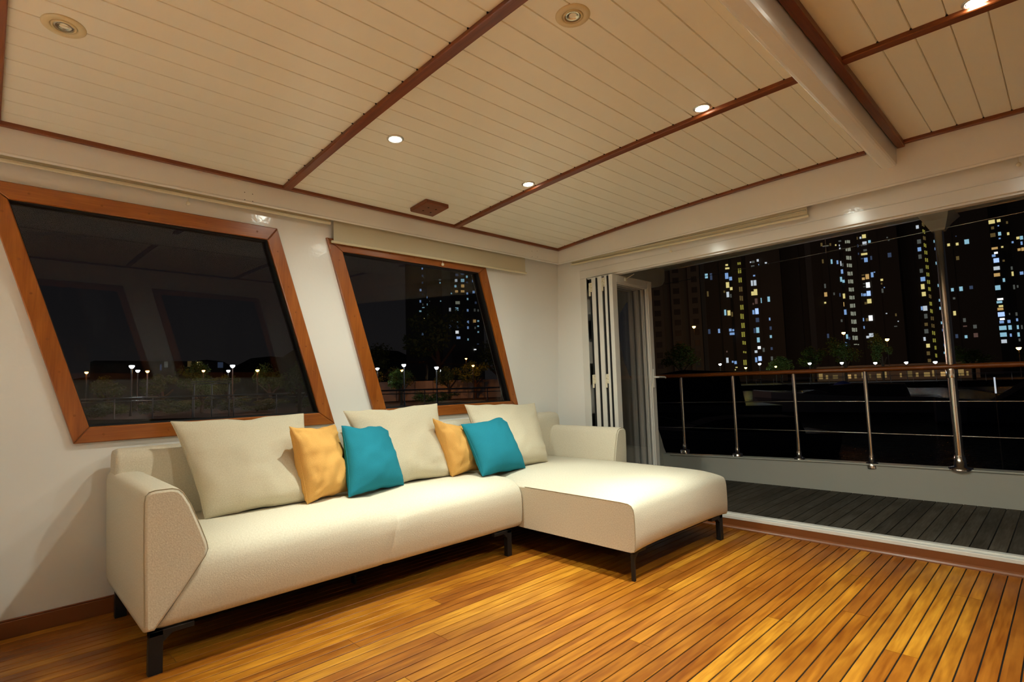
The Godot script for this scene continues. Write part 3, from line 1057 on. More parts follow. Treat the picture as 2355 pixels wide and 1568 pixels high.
	for i in range(2, ra.size() - 2): line2.append(Vector3(pin[i].x, pin[i].y, 0.8625))
	tube(st, line2, 0.0016, 5)
	obj("seam", done(st), M.seam_thread, arm)
	# stitched edges of the chaise and the seat
	st = begin()
	var edge := []
	for i in range(sq.size() - 2, 2, -1): edge.append(Vector3(-1.3025, sq[i].y, sq[i].x))
	edge[0].z = 0.88
	tube(st, edge, 0.0017, 5)
	obj("seam", done(st), M.seam_thread, t)
	# dark frame below and the legs
	st = begin()
	box(st, Vector3(-3.17, 0.128, 0.11), Vector3(-1.34, 0.150, 0.80))
	box(st, Vector3(-1.27, 0.126, 0.11), Vector3(-0.30, 0.148, 1.58))
	obj("underframe", done(st), M.under_black, t)
	var legs := [[-3.196, 0.835, 1.0, 0.045, 0.016], [-3.190, 0.115, 1.0, 0.045, 0.016], [-1.395, 0.835, -1.0, 0.034, 0.016], [-1.40, 0.115, -1.0, 0.034, 0.016], [-2.30, 0.115, 1.0, 0.034, 0.016], [-1.294, 1.612, 1.0, 0.014, 0.010], [-0.320, 1.615, -1.0, 0.040, 0.014], [-0.33, 0.115, -1.0, 0.04, 0.016], [-2.25, 0.55, 1.0, 0.012, 0.02]]
	for l in legs:
		st = begin()
		var d: float = l[2]
		var wx: float = l[3] * d
		var wz: float = l[4]
		box(st, Vector3(l[0], 0.0, l[1] - wz), Vector3(l[0] + wx, 0.150, l[1] + wz), 0.0015)
		box(st, Vector3(l[0], 0.132, l[1] - wz), Vector3(l[0] + wx + d * 0.10, 0.150, l[1] + wz), 0.0015)
		prism(st, PackedVector2Array([Vector2(l[0] + wx, 0.134), Vector2(l[0] + wx, 0.108), Vector2(l[0] + wx + d * 0.030, 0.134)]), l[1] - wz, l[1] + wz)
		obj("leg", done(st), M.leg_black, t)

# low cupboard just left of the frame: its edge shades the lower half of the sofa's outer arm and the floor there
func build_sideboard():
	var t := thing("sideboard", "white low cupboard against the side wall beyond the sofa's left arm", "cupboard", Vector3(-4.15, 0.0, 0.0))
	var st := begin()
	box(st, Vector3(-0.60, 0.06, 0.04), Vector3(0.29, 0.80, 1.30), 0.004)
	obj("body", done(st), M.wall_paint, t)
	st = begin()
	box(st, Vector3(-0.62, 0.80, 0.04), Vector3(0.31, 0.83, 1.32), 0.006)
	obj("top", done(st), M.pelmet_paint, t)
	st = begin()
	box(st, Vector3(-0.57, 0.0, 0.06), Vector3(0.26, 0.06, 1.27))
	obj("plinth", done(st), M.skirting_wood, t)
	for k in 2:
		st = begin()
		box(st, Vector3(-0.59 + k * 0.44, 0.08, 1.30), Vector3(-0.16 + k * 0.44, 0.78, 1.318), 0.003)
		var d := obj("door", done(st), M.wall_paint, t)
		st = begin()
		lathe(st, [Vector2(0.004, 0.0), Vector2(0.004, 0.012), Vector2(0.011, 0.016), Vector2(0.011, 0.024), Vector2(0.0, 0.026)], 12, Transform3D(Basis(Vector3.RIGHT, PI / 2), Vector3(-0.20 + k * 0.10, 0.45, 1.318)))
		obj("knob", done(st), M.steel, d)

# ---------------------------------------------------------------- loose cushions
func pillow(called: String, label: String, category: String, group: String, m: Material, c: Array, thick: float, pinch: float, wr: float, sd: int):
	var tl: Vector3 = c[0]
	var tr: Vector3 = c[1]
	var br: Vector3 = c[2]
	var bl: Vector3 = c[3]
	var mid := (tl + tr + br + bl) / 4.0
	var ex := (tr - tl + br - bl).normalized()
	var ey := (tl - bl + tr - br).normalized()
	var nz := ex.cross(ey).normalized()
	var n := 26
	var nn := FastNoiseLite.new()
	nn.seed = sd
	nn.frequency = 1.0
	nn.fractal_octaves = 2
	var t := PackedVector3Array()
	var grid := [[], []]
	for side in 2:
		for j in n + 1:
			var row := []
			for i in n + 1:
				var u := sin((float(i) / n * 2.0 - 1.0) * PI / 2.0)
				var v := sin((float(j) / n * 2.0 - 1.0) * PI / 2.0)
				var uu := u * (1.0 - pinch * (1.0 - v * v))
				var vv := v * (1.0 - pinch * (1.0 - u * u) * (1.0 if v > 0 else 0.5))
				# slack edge
				var edge := maxf(absf(u), absf(v))
				uu += 0.020 * nn.get_noise_2d(v * 0.9 + 9.0, u * 0.2) * (u * u) * (1.0 - v * v)
				vv += 0.055 * nn.get_noise_2d(u * 1.3 + 4.0, 7.0 + v * 0.2) * (v * v) * (1.0 - u * u)
				var a := (uu + 1.0) / 2.0
				var b := (vv + 1.0) / 2.0
				var p := bl.lerp(br, a).lerp(tl.lerp(tr, a), b)
				var body := pow(maxf(0.0, (1.0 - u * u) * (1.0 - v * v)), 0.42)
				var sag := 1.0 + 0.25 * (-v)
				var s := 1.0 if side == 0 else -1.0
				var w := 0.0
				if edge < 0.999:
					var near := pow(edge, 3.0) * clampf((1.0 - edge) * 2.5, 0.0, 1.0)
					w = wr * (nn.get_noise_2d(u * 1.6 + 20.0 * side, v * 5.0) * absf(u) + nn.get_noise_2d(u * 5.0, v * 1.6 + 30.0 + 20.0 * side) * absf(v) * 0.7) * near * 2.0
					w += wr * 0.5 * nn.get_noise_2d(u * 1.7 + 5.0, v * 1.7 + 50.0 * side) * body
				row.append(p + nz * s * (thick * body * sag + w) - mid)
			grid[side].append(row)
	for side in 2:
		var g: Array = grid[side]
		for j in n:
			for i in n:
				if side == 0: q4(t, g[j][i], g[j][i + 1], g[j + 1][i + 1], g[j + 1][i])
				else: q4(t, g[j][i], g[j + 1][i], g[j + 1][i + 1], g[j][i + 1])
	var o := thing(called, label, category, mid, group)
	var st := begin()
	piece(st, t, true)
	obj("cover", done(st), m, o)
	# stitched seam round the edge
	var loop := []
	for i in range(0, n + 1): loop.append(grid[0][0][i])
	for j in range(1, n + 1): loop.append(grid[0][j][n])
	for i in range(n - 1, -1, -1): loop.append(grid[0][n][i])
	for j in range(n - 1, 0, -1): loop.append(grid[0][j][0])
	loop.append(grid[0][0][0])
	st = begin()
	tube(st, loop, 0.0022, 5)
	obj("seam", done(st), m, o)
	return o

func build_pillows():
	var g := "large cream cushions along the sofa back"
	pillow("back_cushion", "large cream back cushion next to the sofa's left arm", "cushion", g, M.cushion_linen, [Vector3(-3.015, 0.872, 0.265), Vector3(-2.385, 0.872, 0.265), Vector3(-2.40, 0.438, 0.470), Vector3(-2.915, 0.438, 0.455)], 0.090, 0.055, 0.022, 71)
	pillow("back_cushion", "large cream back cushion between the two orange cushions", "cushion", g, M.cushion_linen, [Vector3(-2.150, 0.872, 0.265), Vector3(-1.485, 0.884, 0.265), Vector3(-1.520, 0.438, 0.440), Vector3(-2.06, 0.438, 0.420)], 0.090, 0.055, 0.022, 72)
	pillow("back_cushion", "large cream back cushion in the sofa corner beside the low right arm", "cushion", g, M.cushion_linen, [Vector3(-1.270, 0.866, 0.29), Vector3(-0.585, 0.846, 0.30), Vector3(-0.730, 0.440, 0.55), Vector3(-1.30, 0.440, 0.52)], 0.095, 0.055, 0.022, 73)
	g = "small coloured cushions on the sofa"
	pillow("throw_cushion", "orange cushion leaning beside the large cream cushion at the left arm", "cushion", g, M.orange_cloth, [Vector3(-2.560, 0.822, 0.51), Vector3(-2.215, 0.800, 0.29), Vector3(-2.180, 0.440, 0.385), Vector3(-2.478, 0.438, 0.53)], 0.082, 0.09, 0.034, 74)
	pillow("throw_cushion", "teal cushion between the first orange cushion and the middle cream cushion", "cushion", g, M.teal_cloth, [Vector3(-2.245, 0.800, 0.43), Vector3(-1.905, 0.780, 0.325), Vector3(-1.885, 0.438, 0.475), Vector3(-2.265, 0.438, 0.545)], 0.082, 0.08, 0.013, 75)
	pillow("throw_cushion", "orange cushion half hidden behind the teal cushion at the chaise", "cushion", g, M.orange_cloth, [Vector3(-1.640, 0.800, 0.43), Vector3(-1.30, 0.725, 0.315), Vector3(-1.255, 0.438, 0.42), Vector3(-1.540, 0.438, 0.485)], 0.082, 0.09, 0.034, 76)
	pillow("throw_cushion", "teal cushion propped at the start of the chaise", "cushion", g, M.teal_cloth, [Vector3(-1.425, 0.748, 0.44), Vector3(-1.000, 0.778, 0.395), Vector3(-1.040, 0.440, 0.63), Vector3(-1.430, 0.440, 0.645)], 0.082, 0.08, 0.013, 77)

# ---------------------------------------------------------------- aft deck with bulwark, rail and roof overhang
func build_deck():
	var d := thing("aft_deck", "dark weathered plank deck outside the stern doorway", "deck", Vector3.ZERO, "", "structure")
	var st := begin()
	box(st, Vector3(0.08, -0.10, -0.6), Vector3(1.72, -0.004, 5.6))
	obj("deck_bed", done(st), M.caulk, d)
	for i in 76:
		st = begin()
		var z := -0.55 + i * 0.08
		box(st, Vector3(0.082, -0.02, z + 0.0025), Vector3(1.70, 0.0, z + 0.0775), 0.001)
		obj("plank", done(st), M["deck_%d" % (rng.randi() % 3)], d)
	# low bulwark in flat lengths
	var b := thing("bulwark", "low pale bulwark closing the aft deck below the rail", "bulwark", Vector3.ZERO, "", "structure")
	st = begin()
	var pl := PackedVector2Array([Vector2(5.6, -0.03), Vector2(5.6, 0.268), Vector2(2.9, 0.262), Vector2(1.66, 0.250), Vector2(0.55, 0.222), Vector2(0.30, 0.212), Vector2(0.10, 0.210), Vector2(0.10, -0.03)])
	for i in range(1, pl.size() - 2):
		var q := PackedVector2Array([Vector2(pl[i].x, -0.03), pl[i], pl[i + 1], Vector2(pl[i + 1].x, -0.03)])
		var rr := []
		for k in [0.0, 0.108]:
			var r := PackedVector3Array()
			for p in q: r.append(Vector3(1.612 + k + 0.028 * (p.x - 1.6), p.y, p.x))
			rr.append(r)
		loft(st, rr, false)
	obj("panel", done(st), M.grey_white_gelcoat, b)
	st = begin()
	tube(st, [Vector3(1.607 + 0.028 * (5.6 - 1.6), 0.262, 5.6), Vector3(1.607 + 0.028 * 1.3, 0.256, 2.9), Vector3(1.610, 0.244, 1.66), Vector3(1.607 - 0.028, 0.217, 0.55), Vector3(1.607 - 0.04, 0.207, 0.2)], 0.008, 8)
	obj("cap_bead", done(st), M.grey_white_gelcoat, b)

	var r := thing("stern_rail", "stainless stern railing with a varnished handrail and two wires", "railing", Vector3.ZERO)
	st = begin()
	var hr := []
	for z in [-0.6, 0.0, 0.5, 1.0, 1.6, 2.0, 2.6, 3.2, 4.2, 5.4]: hr.append(Vector3(1.66, 1.030, z))
	var rg := []
	for p in hr:
		var ring := PackedVector3Array()
		for k in 12:
			var an := TAU * k / 12
			ring.append(p + Vector3(cos(an) * 0.034, sin(an) * 0.021, 0))
		rg.append(ring)
	loft(st, rg, true)
	obj("handrail", done(st), M.frame_wood_across, r)
	for y in [0.762, 0.500]:
		st = begin()
		tube(st, [Vector3(1.655, y - 0.03, -0.2), Vector3(1.655, y - 0.012, 0.32), Vector3(1.655, y, 1.4), Vector3(1.655, y + 0.006, 3.2), Vector3(1.655, y + 0.008, 5.4)], 0.0042, 8)
		obj("wire", done(st), M.steel, r)
	for z in [0.322, 0.878, 1.440, 2.000, 3.15, 3.72, 4.30]:
		st = begin()
		lathe(st, [Vector2(0.0155, 0.215), Vector2(0.0155, 1.012), Vector2(0.0155, 1.013)], 14, Transform3D(Basis(), Vector3(1.655, 0, z)))
		var po := obj("post", done(st), M.steel, r)
		st = begin()
		lathe(st, [Vector2(0.045, 0.214), Vector2(0.045, 0.256), Vector2(0.040, 0.260), Vector2(0.019, 0.264), Vector2(0.018, 0.32)], 16, Transform3D(Basis(), Vector3(1.655, 0, z)))
		obj("foot", done(st), M.steel, po)

	var p := thing("roof_pillar", "polished steel pillar standing on the bulwark under the roof bracket", "pillar", Vector3.ZERO)
	st = begin()
	lathe(st, [Vector2(0.030, 0.25), Vector2(0.030, 1.07), Vector2(0.030, 2.10)], 24, Transform3D(Basis(), Vector3(1.665, 0, 2.570)))
	obj("tube", done(st), M.steel, p)
	st = begin()
	lathe(st, [Vector2(0.038, 0.945), Vector2(0.039, 0.95), Vector2(0.039, 1.005), Vector2(0.038, 1.01)], 24, Transform3D(Basis(), Vector3(1.665, 0, 2.570)))
	obj("collar", done(st), M.steel, p)
	st = begin()
	lathe(st, [Vector2(0.075, 0.25), Vector2(0.075, 0.268), Vector2(0.04, 0.275), Vector2(0.034, 0.36)], 24, Transform3D(Basis(), Vector3(1.665, 0, 2.570)))
	obj("foot", done(st), M.steel, p)

	# roof overhang
	var ro := thing("roof_overhang", "dark underside of the upper deck over the stern", "roof", Vector3.ZERO, "", "structure")
	st = begin()
	var rr2 := []
	for k in [[0.08, 2.22], [1.80, 2.225], [1.88, 2.235], [1.93, 2.27], [1.95, 2.36]]:
		rr2.append(PackedVector3Array([Vector3(k[0] + 0.09, k[1], -0.8), Vector3(k[0] - 0.22 if k[0] > 1 else k[0], k[1], 5.8), Vector3(k[0] - 0.22 if k[0] > 1 else k[0], 2.45, 5.8), Vector3(k[0] + 0.09, 2.45, -0.8)]))
	loft(st, rr2, false)
	obj("slab", done(st), M.grey_white_gelcoat, ro)
	st = begin()
	tube(st, [Vector3(1.99, 2.100, 0.0), Vector3(1.90, 2.100, 0.9), Vector3(1.788, 2.100, 1.744), Vector3(1.583, 2.100, 3.063), Vector3(1.30, 2.10, 5.0)], 0.0035, 6)
	obj("awning_wire", done(st), M.steel, ro)
	st = begin()
	tube(st, [Vector3(1.787, 2.23, 1.744), Vector3(1.787, 2.09, 1.744)], 0.004, 6)
	tube(st, [Vector3(1.787, 2.16, 1.72), Vector3(1.787, 2.16, 1.77)], 0.009, 6)
	obj("wire_hanger", done(st), M.steel, ro)
	# bracket that carries the roof down to the pillar
	st = begin()
	rr2 = []
	for k in [[2.235, 1.30, 1.95, 0.11], [2.20, 1.42, 1.86, 0.10], [2.15, 1.53, 1.76, 0.075], [2.10, 1.61, 1.715, 0.05], [2.085, 1.625, 1.705, 0.042]]:
		rr2.append(PackedVector3Array([Vector3(k[1], k[0], 2.57 - k[3]), Vector3(k[2], k[0], 2.57 - k[3]), Vector3(k[2], k[0], 2.57 + k[3]), Vector3(k[1], k[0], 2.57 + k[3])]))
	loft(st, rr2, false)
	obj("pillar_bracket", done(st), M.grey_white_gelcoat, ro)
	# side wing with a hollowed edge that joins bulwark and roof
	var wg := thing("side_wing", "pale side wing with a hollowed edge joining bulwark and roof, seen through the door glass", "wing wall", Vector3.ZERO, "", "structure")
	st = begin()
	var edge := [Vector2(1.66, -0.03), Vector2(1.640, 0.205), Vector2(1.595, 0.27), Vector2(1.56, 0.36), Vector2(1.50, 0.48), Vector2(1.40, 0.61), Vector2(1.27, 0.75), Vector2(1.12, 0.91), Vector2(1.0, 1.06), Vector2(0.93, 1.19), Vector2(0.89, 1.325), Vector2(0.865, 1.42), Vector2(0.855, 1.5), Vector2(0.865, 1.59), Vector2(0.90, 1.67), Vector2(1.0, 1.775), Vector2(1.22, 1.89), Vector2(1.50, 1.99), Vector2(1.66, 2.015), Vector2(1.74, 2.045), Vector2(1.785, 2.09), Vector2(1.80, 2.14), Vector2(1.80, 2.26)]
	for i in edge.size() - 1:
		var e0: Vector2 = edge[i]
		var e1: Vector2 = edge[i + 1]
		prism(st, PackedVector2Array([Vector2(0.08, e0.y), e0, e1, Vector2(0.08, e1.y)]), 0.02, 0.11)
	obj("panel", done(st), M.grey_white_gelcoat, wg)

# ---------------------------------------------------------------- harbour: water, quays, boats, lamps, trees
func street_lamp(at: Vector3, base_y: float, m: Material, c: Color, energy: float, label: String, group: String, big := 0.22):
	var t := thing("street_lamp", label, "street lamp", Vector3(at.x, base_y, at.z), group)
	var h := at.y - base_y
	var st := begin()
	lathe(st, [Vector2(0.09, 0.0), Vector2(0.07, 0.3), Vector2(0.045, 0.4), Vector2(0.04, h - big)], 8)
	obj("pole", done(st), M.lamp_pole, t)
	st = begin()
	lathe(st, [Vector2(0.03, -big * 0.75), Vector2(big * 0.45, -big * 0.65), Vector2(big * 0.85, -big * 0.15), Vector2(big, big * 0.25), Vector2(big * 0.9, big * 0.45), Vector2(0.0, big * 0.5)], 14, Transform3D(Basis(), Vector3(0, h, 0)))
	obj("lamp_bowl", done(st), m, t)
	var l := OmniLight3D.new()
	l.name = "lamp_light"
	l.light_color = c
	l.light_energy = energy
	l.light_size = big
	l.omni_range = 60.0
	l.omni_attenuation = 2.0
	l.shadow_enabled = true
	t.add_child(l)
	l.position = Vector3(0, h, 0)

var crowns := []
func crown_mesh(k: int) -> ArrayMesh:
	while crowns.size() <= k:
		var rg := RandomNumberGenerator.new()
		rg.seed = 100 + crowns.size()
		var st := begin()
		st.set_smooth_group(-1)
		var lumps := []
		for i in 9: lumps.append([Vector3(rg.randf_range(-0.6, 0.6), rg.randf_range(-0.45, 0.75), rg.randf_range(-0.6, 0.6)), rg.randf_range(0.28, 0.5)])
		for i in 1500:
			var lp: Array = lumps[rg.randi() % lumps.size()]
			var dir := Vector3(rg.randfn(), rg.randfn(), rg.randfn()).normalized()
			var c: Vector3 = lp[0] + dir * lp[1] * pow(rg.randf(), 0.4)
			var a := Vector3(rg.randfn(), rg.randfn(), rg.randfn()).normalized()
			var b := a.cross(dir).normalized()
			var s := rg.randf_range(0.045, 0.085)
			var v := [c - a * s, c + b * s * 0.45, c + a * s, c - b * s * 0.45]
			for q in [0, 1, 2, 0, 2, 3]: st.add_vertex(v[q])
		crowns.append(done(st))
	return crowns[k]

func tree(at: Vector3, height: float, wide: float, k: int, label: String, group: String, called := "tree"):
	var t := thing(called, label, "tree", at, group)
	var st := begin()
	var h := height * 0.55
	tube(st, [Vector3.ZERO, Vector3(0.02 * wide, h * 0.5, 0), Vector3(-0.03 * wide, h, 0.02)], 0.035 * wide + 0.04, 7)
	tube(st, [Vector3(0.01, h * 0.5, 0), Vector3(wide * 0.25, h * 0.95, wide * 0.1)], 0.02 * wide + 0.02, 6)
	tube(st, [Vector3(0.0, h * 0.6, 0), Vector3(-wide * 0.25, h * 1.05, -wide * 0.12)], 0.02 * wide + 0.02, 6)
	obj("trunk", done(st), M.bark, t)
	var c := obj("crown", crown_mesh(k), M.leaf, t)
	c.position = Vector3(0, height * 0.66, 0)
	c.scale = Vector3(wide * 0.55, height * 0.36, wide * 0.55)

func quay_rail(pts: Array, top: float, label: String):
	var r := thing("quay_rail", label, "railing", Vector3.ZERO)
	for k in 2:
		var st := begin()
		var line := []
		for p in pts: line.append(Vector3(p.x, top - k * 0.16, p.y))
		tube(st, line, 0.035 if k == 0 else 0.02, 8)
		obj("rail_bar", done(st), M.rail_pale, r)
	for i in pts.size() - 1:
		var d: Vector2 = pts[i + 1] - pts[i]
		var n := int(d.length() / 2.4)
		for j in n:
			var p: Vector2 = pts[i] + d * (float(j) / n)
			var st := begin()
			lathe(st, [Vector2(0.03, top - 1.1), Vector2(0.025, top)], 7, Transform3D(Basis(), Vector3(p.x, 0, p.y)))
			obj("rail_post", done(st), M.rail_pale, r)

func boat(at: Vector3, turn: float, length: float, label: String, cabin: bool):
	var t := thing("motor_boat", label, "boat", at)
	t.rotation.y = turn
	var st := begin()
	var rings := []
	for i in 9:
		var k := i / 8.0
		var w := length * 0.15 * (1.0 if k < 0.45 else sqrt(maxf(0.0, 1.0 - pow((k - 0.45) / 0.56, 2.0)))) + 0.02
		var x := (k - 0.5) * length
		var sh := 0.10 * length + 0.05 * length * k * k
		rings.append(PackedVector3Array([Vector3(x, -0.3, -w * 0.4), Vector3(x, 0.1, -w * 0.85), Vector3(x, sh * 0.7, -w), Vector3(x, sh, -w), Vector3(x, sh, w), Vector3(x, sh * 0.7, w), Vector3(x, 0.1, w * 0.85), Vector3(x, -0.3, w * 0.4)]))
	loft(st, rings, false)
	obj("hull", done(st), M.boat_hull, t)
	st = begin()
	rings = []
	var hh := 0.16 * length if cabin else 0.07 * length
	for e in [[-0.36, 0.02, 0.9], [-0.34, 0.9, 0.85], [-0.1, 1.0, 0.85], [0.05, 0.85, 0.8], [0.24, 0.05, 0.6]]:
		var w: float = length * 0.13 * e[2]
		var y: float = 0.11 * length + hh * e[1]
		rings.append(PackedVector3Array([Vector3(e[0] * length, 0.09 * length, -w), Vector3(e[0] * length, y, -w * 0.8), Vector3(e[0] * length, y + 0.01, w * 0.8), Vector3(e[0] * length, 0.09 * length, w)]))
	loft(st, rings, false)
	obj("cabin" if cabin else "cover", done(st), M.boat_cover, t)
	st = begin()
	tube(st, [Vector3(0.05 * length, 0.13 * length, length * 0.13), Vector3(0.3 * length, 0.19 * length, length * 0.10), Vector3(0.47 * length, 0.22 * length, 0), Vector3(0.3 * length, 0.19 * length, -length * 0.10), Vector3(0.05 * length, 0.13 * length, -length * 0.13)], 0.015, 6)
	obj("bow_rail", done(st), M.boat_hull, t)

func build_harbour():
	var st := begin()
	st.set_smooth_group(-1)
	var v := [Vector3(-60, -1.3, -120), Vector3(160, -1.3, -120), Vector3(160, -1.3, 120), Vector3(-60, -1.3, 120)]
	for i in [0, 1, 2, 0, 2, 3]: st.add_vertex(v[i])
	var w := obj("harbour_water", done(st), M.water)
	tag(w, "black rippled harbour water beyond the stern rail", "water", "", "structure")
	# quay astern
	st = begin()
	var qa := PackedVector2Array([Vector2(72, -80), Vector2(84, -43), Vector2(92, -21), Vector2(97, 0), Vector2(98, 70), Vector2(420, 70), Vector2(420, -260), Vector2(72, -260)])
	prism(st, qa, -2.0, -0.45, 0.0, Transform3D(Basis(Vector3(1, 0, 0), Vector3(0, 0, 1), Vector3(0, 1, 0)), Vector3.ZERO))
	var q := obj("stern_quay", done(st), M.quay_stone)
	tag(q, "dark stone promenade across the water astern", "quay", "", "structure")
	quay_rail([Vector2(84, -43), Vector2(92, -21), Vector2(97, 0), Vector2(98, 20)], 0.55, "thin pale railing along the far promenade astern")
	var nth := 0
	for p in [[95.0, 3.42, -42.6], [98.79, 3.24, -36.86], [101.45, 2.97, -29.23], [102.79, 2.83, -24.54], [103.9, 2.61, -19.86], [104.71, 2.48, -15.73], [105.29, 2.37, -12.01]]:
		street_lamp(Vector3(p[0], p[1], p[2]), -0.45, M.street_white, Color(0.92, 0.97, 1.0), 4.0, NTH[nth] + " white promenade lamp astern, counted from the folding door", "promenade lamps astern", 0.27)
		nth += 1
	for p in [[102.51, 2.69, -41.0], [104.42, 2.73, -36.1]]:
		street_lamp(Vector3(p[0], p[1], p[2]), -0.45, M.street_yellow, Color(1.0, 0.93, 0.45), 3.0, "small yellow garden lamp astern, " + ("nearer" if p[2] < -40.0 else "further from") + " the folding door", "yellow garden lamps", 0.24)
	var ol := ["orange street lamp high above the dark block beside the folding door", "orange street lamp in front of the tower with the pale stair windows", "orange street lamp glowing beside the golden tree astern", "orange street lamp low beside the far boats at the right edge"]
	var op := [[103.13, 11.71, -51.53], [117.48, 8.95, -27.66], [114.1, 6.93, -19.93], [116.21, 4.22, -2.64]]
	for i in 4:
		street_lamp(Vector3(op[i][0], op[i][1], op[i][2]), -0.45, M.street_orange, Color(1.0, 0.58, 0.18), 16.0, ol[i], "orange street lamps astern", 0.34)
	# planting along the far promenade
	var tl := ["leafy tree beside the folding door's outer edge", "dark round tree left of the golden one astern", "dark tree under the pale stair windows", "tree with leaves lit gold by a street lamp", "low tree beneath the yellow-lit stair tower", "dark tree beyond the right end of the handrail", "dark tree behind the steel pillar"]
	var tp := [[96.0, -51.0, 8.5, 8.0], [112.0, -32.0, 7.5, 6.0], [110.5, -26.0, 8.2, 6.0], [110.5, -20.2, 8.0, 4.4], [101.0, -34.0, 5.0, 5.0], [100.0, 0.6, 6.0, 7.0], [101.0, -7.0, 5.0, 6.0]]
	for i in 7:
		tree(Vector3(tp[i][0], -0.45, tp[i][1]), tp[i][2], tp[i][3], i % 4, tl[i], "trees on the promenade astern")
	# lit row of shops under the towers
	var s := thing("shop_row", "low row of warmly lit shopfronts under the towers astern", "shops", Vector3(121.0, -0.45, -34.0))
	s.rotation.y = atan2(4.0, 18.16)
	st = begin()
	box(st, Vector3(0.0, 0.0, -0.0), Vector3(3.0, 3.0, 26.0))
	obj("block", done(st), M.tower_wall, s)
	for i in 20:
		if i % 7 == 3: continue
		st = begin()
		box(st, Vector3(-0.04, 0.45, 0.3 + i * 1.25), Vector3(0.02, 1.25 + 0.35 * float(i % 3 == 0), 0.3 + i * 1.25 + [0.7, 0.4, 0.9, 0.3][i % 4]))
		obj("shop_window", done(st), M.lit_window_5 if i % 5 == 2 else (M.lit_window_7 if i % 6 == 4 else M.shop_glow), s)
	# awning lit blue on the water, and a passer-by in pink
	var a := thing("blue_canopy", "small boat canopy glowing blue beyond the stern rail", "canopy", Vector3(39.9, 0.12, -8.17))
	st = begin()
	lathe(st, [Vector2(0.75, 0.0), Vector2(0.5, 0.2), Vector2(0.2, 0.34), Vector2(0.0, 0.38)], 14)
	obj("canopy_top", done(st), M.canopy_blue, a)
	st = begin()
	lathe(st, [Vector2(0.0, 0.05), Vector2(0.2, 0.03), Vector2(0.2, -0.03), Vector2(0.0, -0.05)], 12)
	obj("lamp", done(st), M.lit_window_10, a)
	var al := OmniLight3D.new()
	al.name = "canopy_light"
	al.light_color = Color(0.55, 0.65, 1.0)
	al.light_energy = 1.2
	al.light_size = 0.2
	al.shadow_enabled = true
	a.add_child(al)
	al.position = Vector3(-0.3, -0.1, 0)
	st = begin()
	lathe(st, [Vector2(0.02, -1.5), Vector2(0.02, 0.0)], 6)
	obj("canopy_post", done(st), M.lamp_pole, a)
	# dark boats lying between
	boat(Vector3(12.5, -1.3, -4.4), 2.35, 6.2, "faint covered speedboat floating just beyond the stern rail", false)
	boat(Vector3(20.0, -1.3, -10.8), 2.2, 10.0, "dark motor yacht hidden behind the folding door's edge", true)
	boat(Vector3(28.0, -1.3, 2.4), 1.9, 7.6, "black yacht silhouette at the right end of the rail", true)
	boat(Vector3(33.0, -1.3, -6.6), 1.75, 9.5, "dark boat lying under the blue-lit canopy in mid harbour", false)
	var lt := thing("mooring_light", "thin white light tube upright above the water right of the pillar", "light", Vector3(9.0, 0.42, 2.25))
	st = begin()
	lathe(st, [Vector2(0.012, 0.16), Vector2(0.012, 0.44)], 8)
	obj("tube", done(st), M.lit_window_0, lt)
	st = begin()
	lathe(st, [Vector2(0.010, -1.72), Vector2(0.010, 0.16)], 8)
	obj("stake", done(st), M.lamp_pole, lt)

# ---------------------------------------------------------------- lit apartment towers
func tower(label: String, base: Vector2, dir: Vector2, u0: float, u1: float, height: float, bays: Array, wins: Array, pale: bool, dark_rows: Array):
	var t := thing("apartment_tower", label, "building", Vector3(base.x, -0.45, base.y), "apartment towers")
	var right := Vector3(-dir.y, 0, dir.x)
	t.basis = Basis(right, Vector3.UP, Vector3(-dir.x, 0, -dir.y))
	# body with stepped bays: [from, to, how far forward]
	for b in bays:
		var st := begin()
		box(st, Vector3(b[0], 0, -16.0), Vector3(b[1], height, b[2]))
		obj("bay", done(st), M.tower_wall_pale if b.size() > 3 else M.tower_wall, t)
	var shapes := {}
	for i in range(0, wins.size(), 5):
		var u: float = wins[i] / 10.0
		var y: float = wins[i + 1] / 10.0 + 0.45
		var w: float = wins[i + 2] / 10.0
		var h: float = wins[i + 3] / 10.0
		var z := 0.0
		for b in bays:
			if u >= b[0] and u <= b[1]: z = maxf(z, b[2]) if b[2] > 0 else b[2]
		var key := Vector2i(wins[i + 2], wins[i + 3])
		if not shapes.has(key):
			var st := begin()
			box(st, Vector3(-w * 0.43, -h * 0.43, -0.1), Vector3(w * 0.43, h * 0.43, 0.06))
			shapes[key] = done(st)
		var o := obj("lit_window", shapes[key], M["lit_window_%d" % wins[i + 4]], t)
		o.position = Vector3(u, y, z)
	# unlit windows, in rows
	for r in dark_rows:
		var key2 := Vector2i(-1, int(r[1] * 10))
		if not shapes.has(key2):
			var st := begin()
			box(st, Vector3(-r[1] / 2, -0.75, -0.1), Vector3(r[1] / 2, 0.75, 0.03))
			shapes[key2] = done(st)
		for k in r[3]:
			var o := obj("dark_window", shapes[key2], M.tower_dark_window, t)
			o.position = Vector3(r[0], r[2] + k * 2.8, r[4])

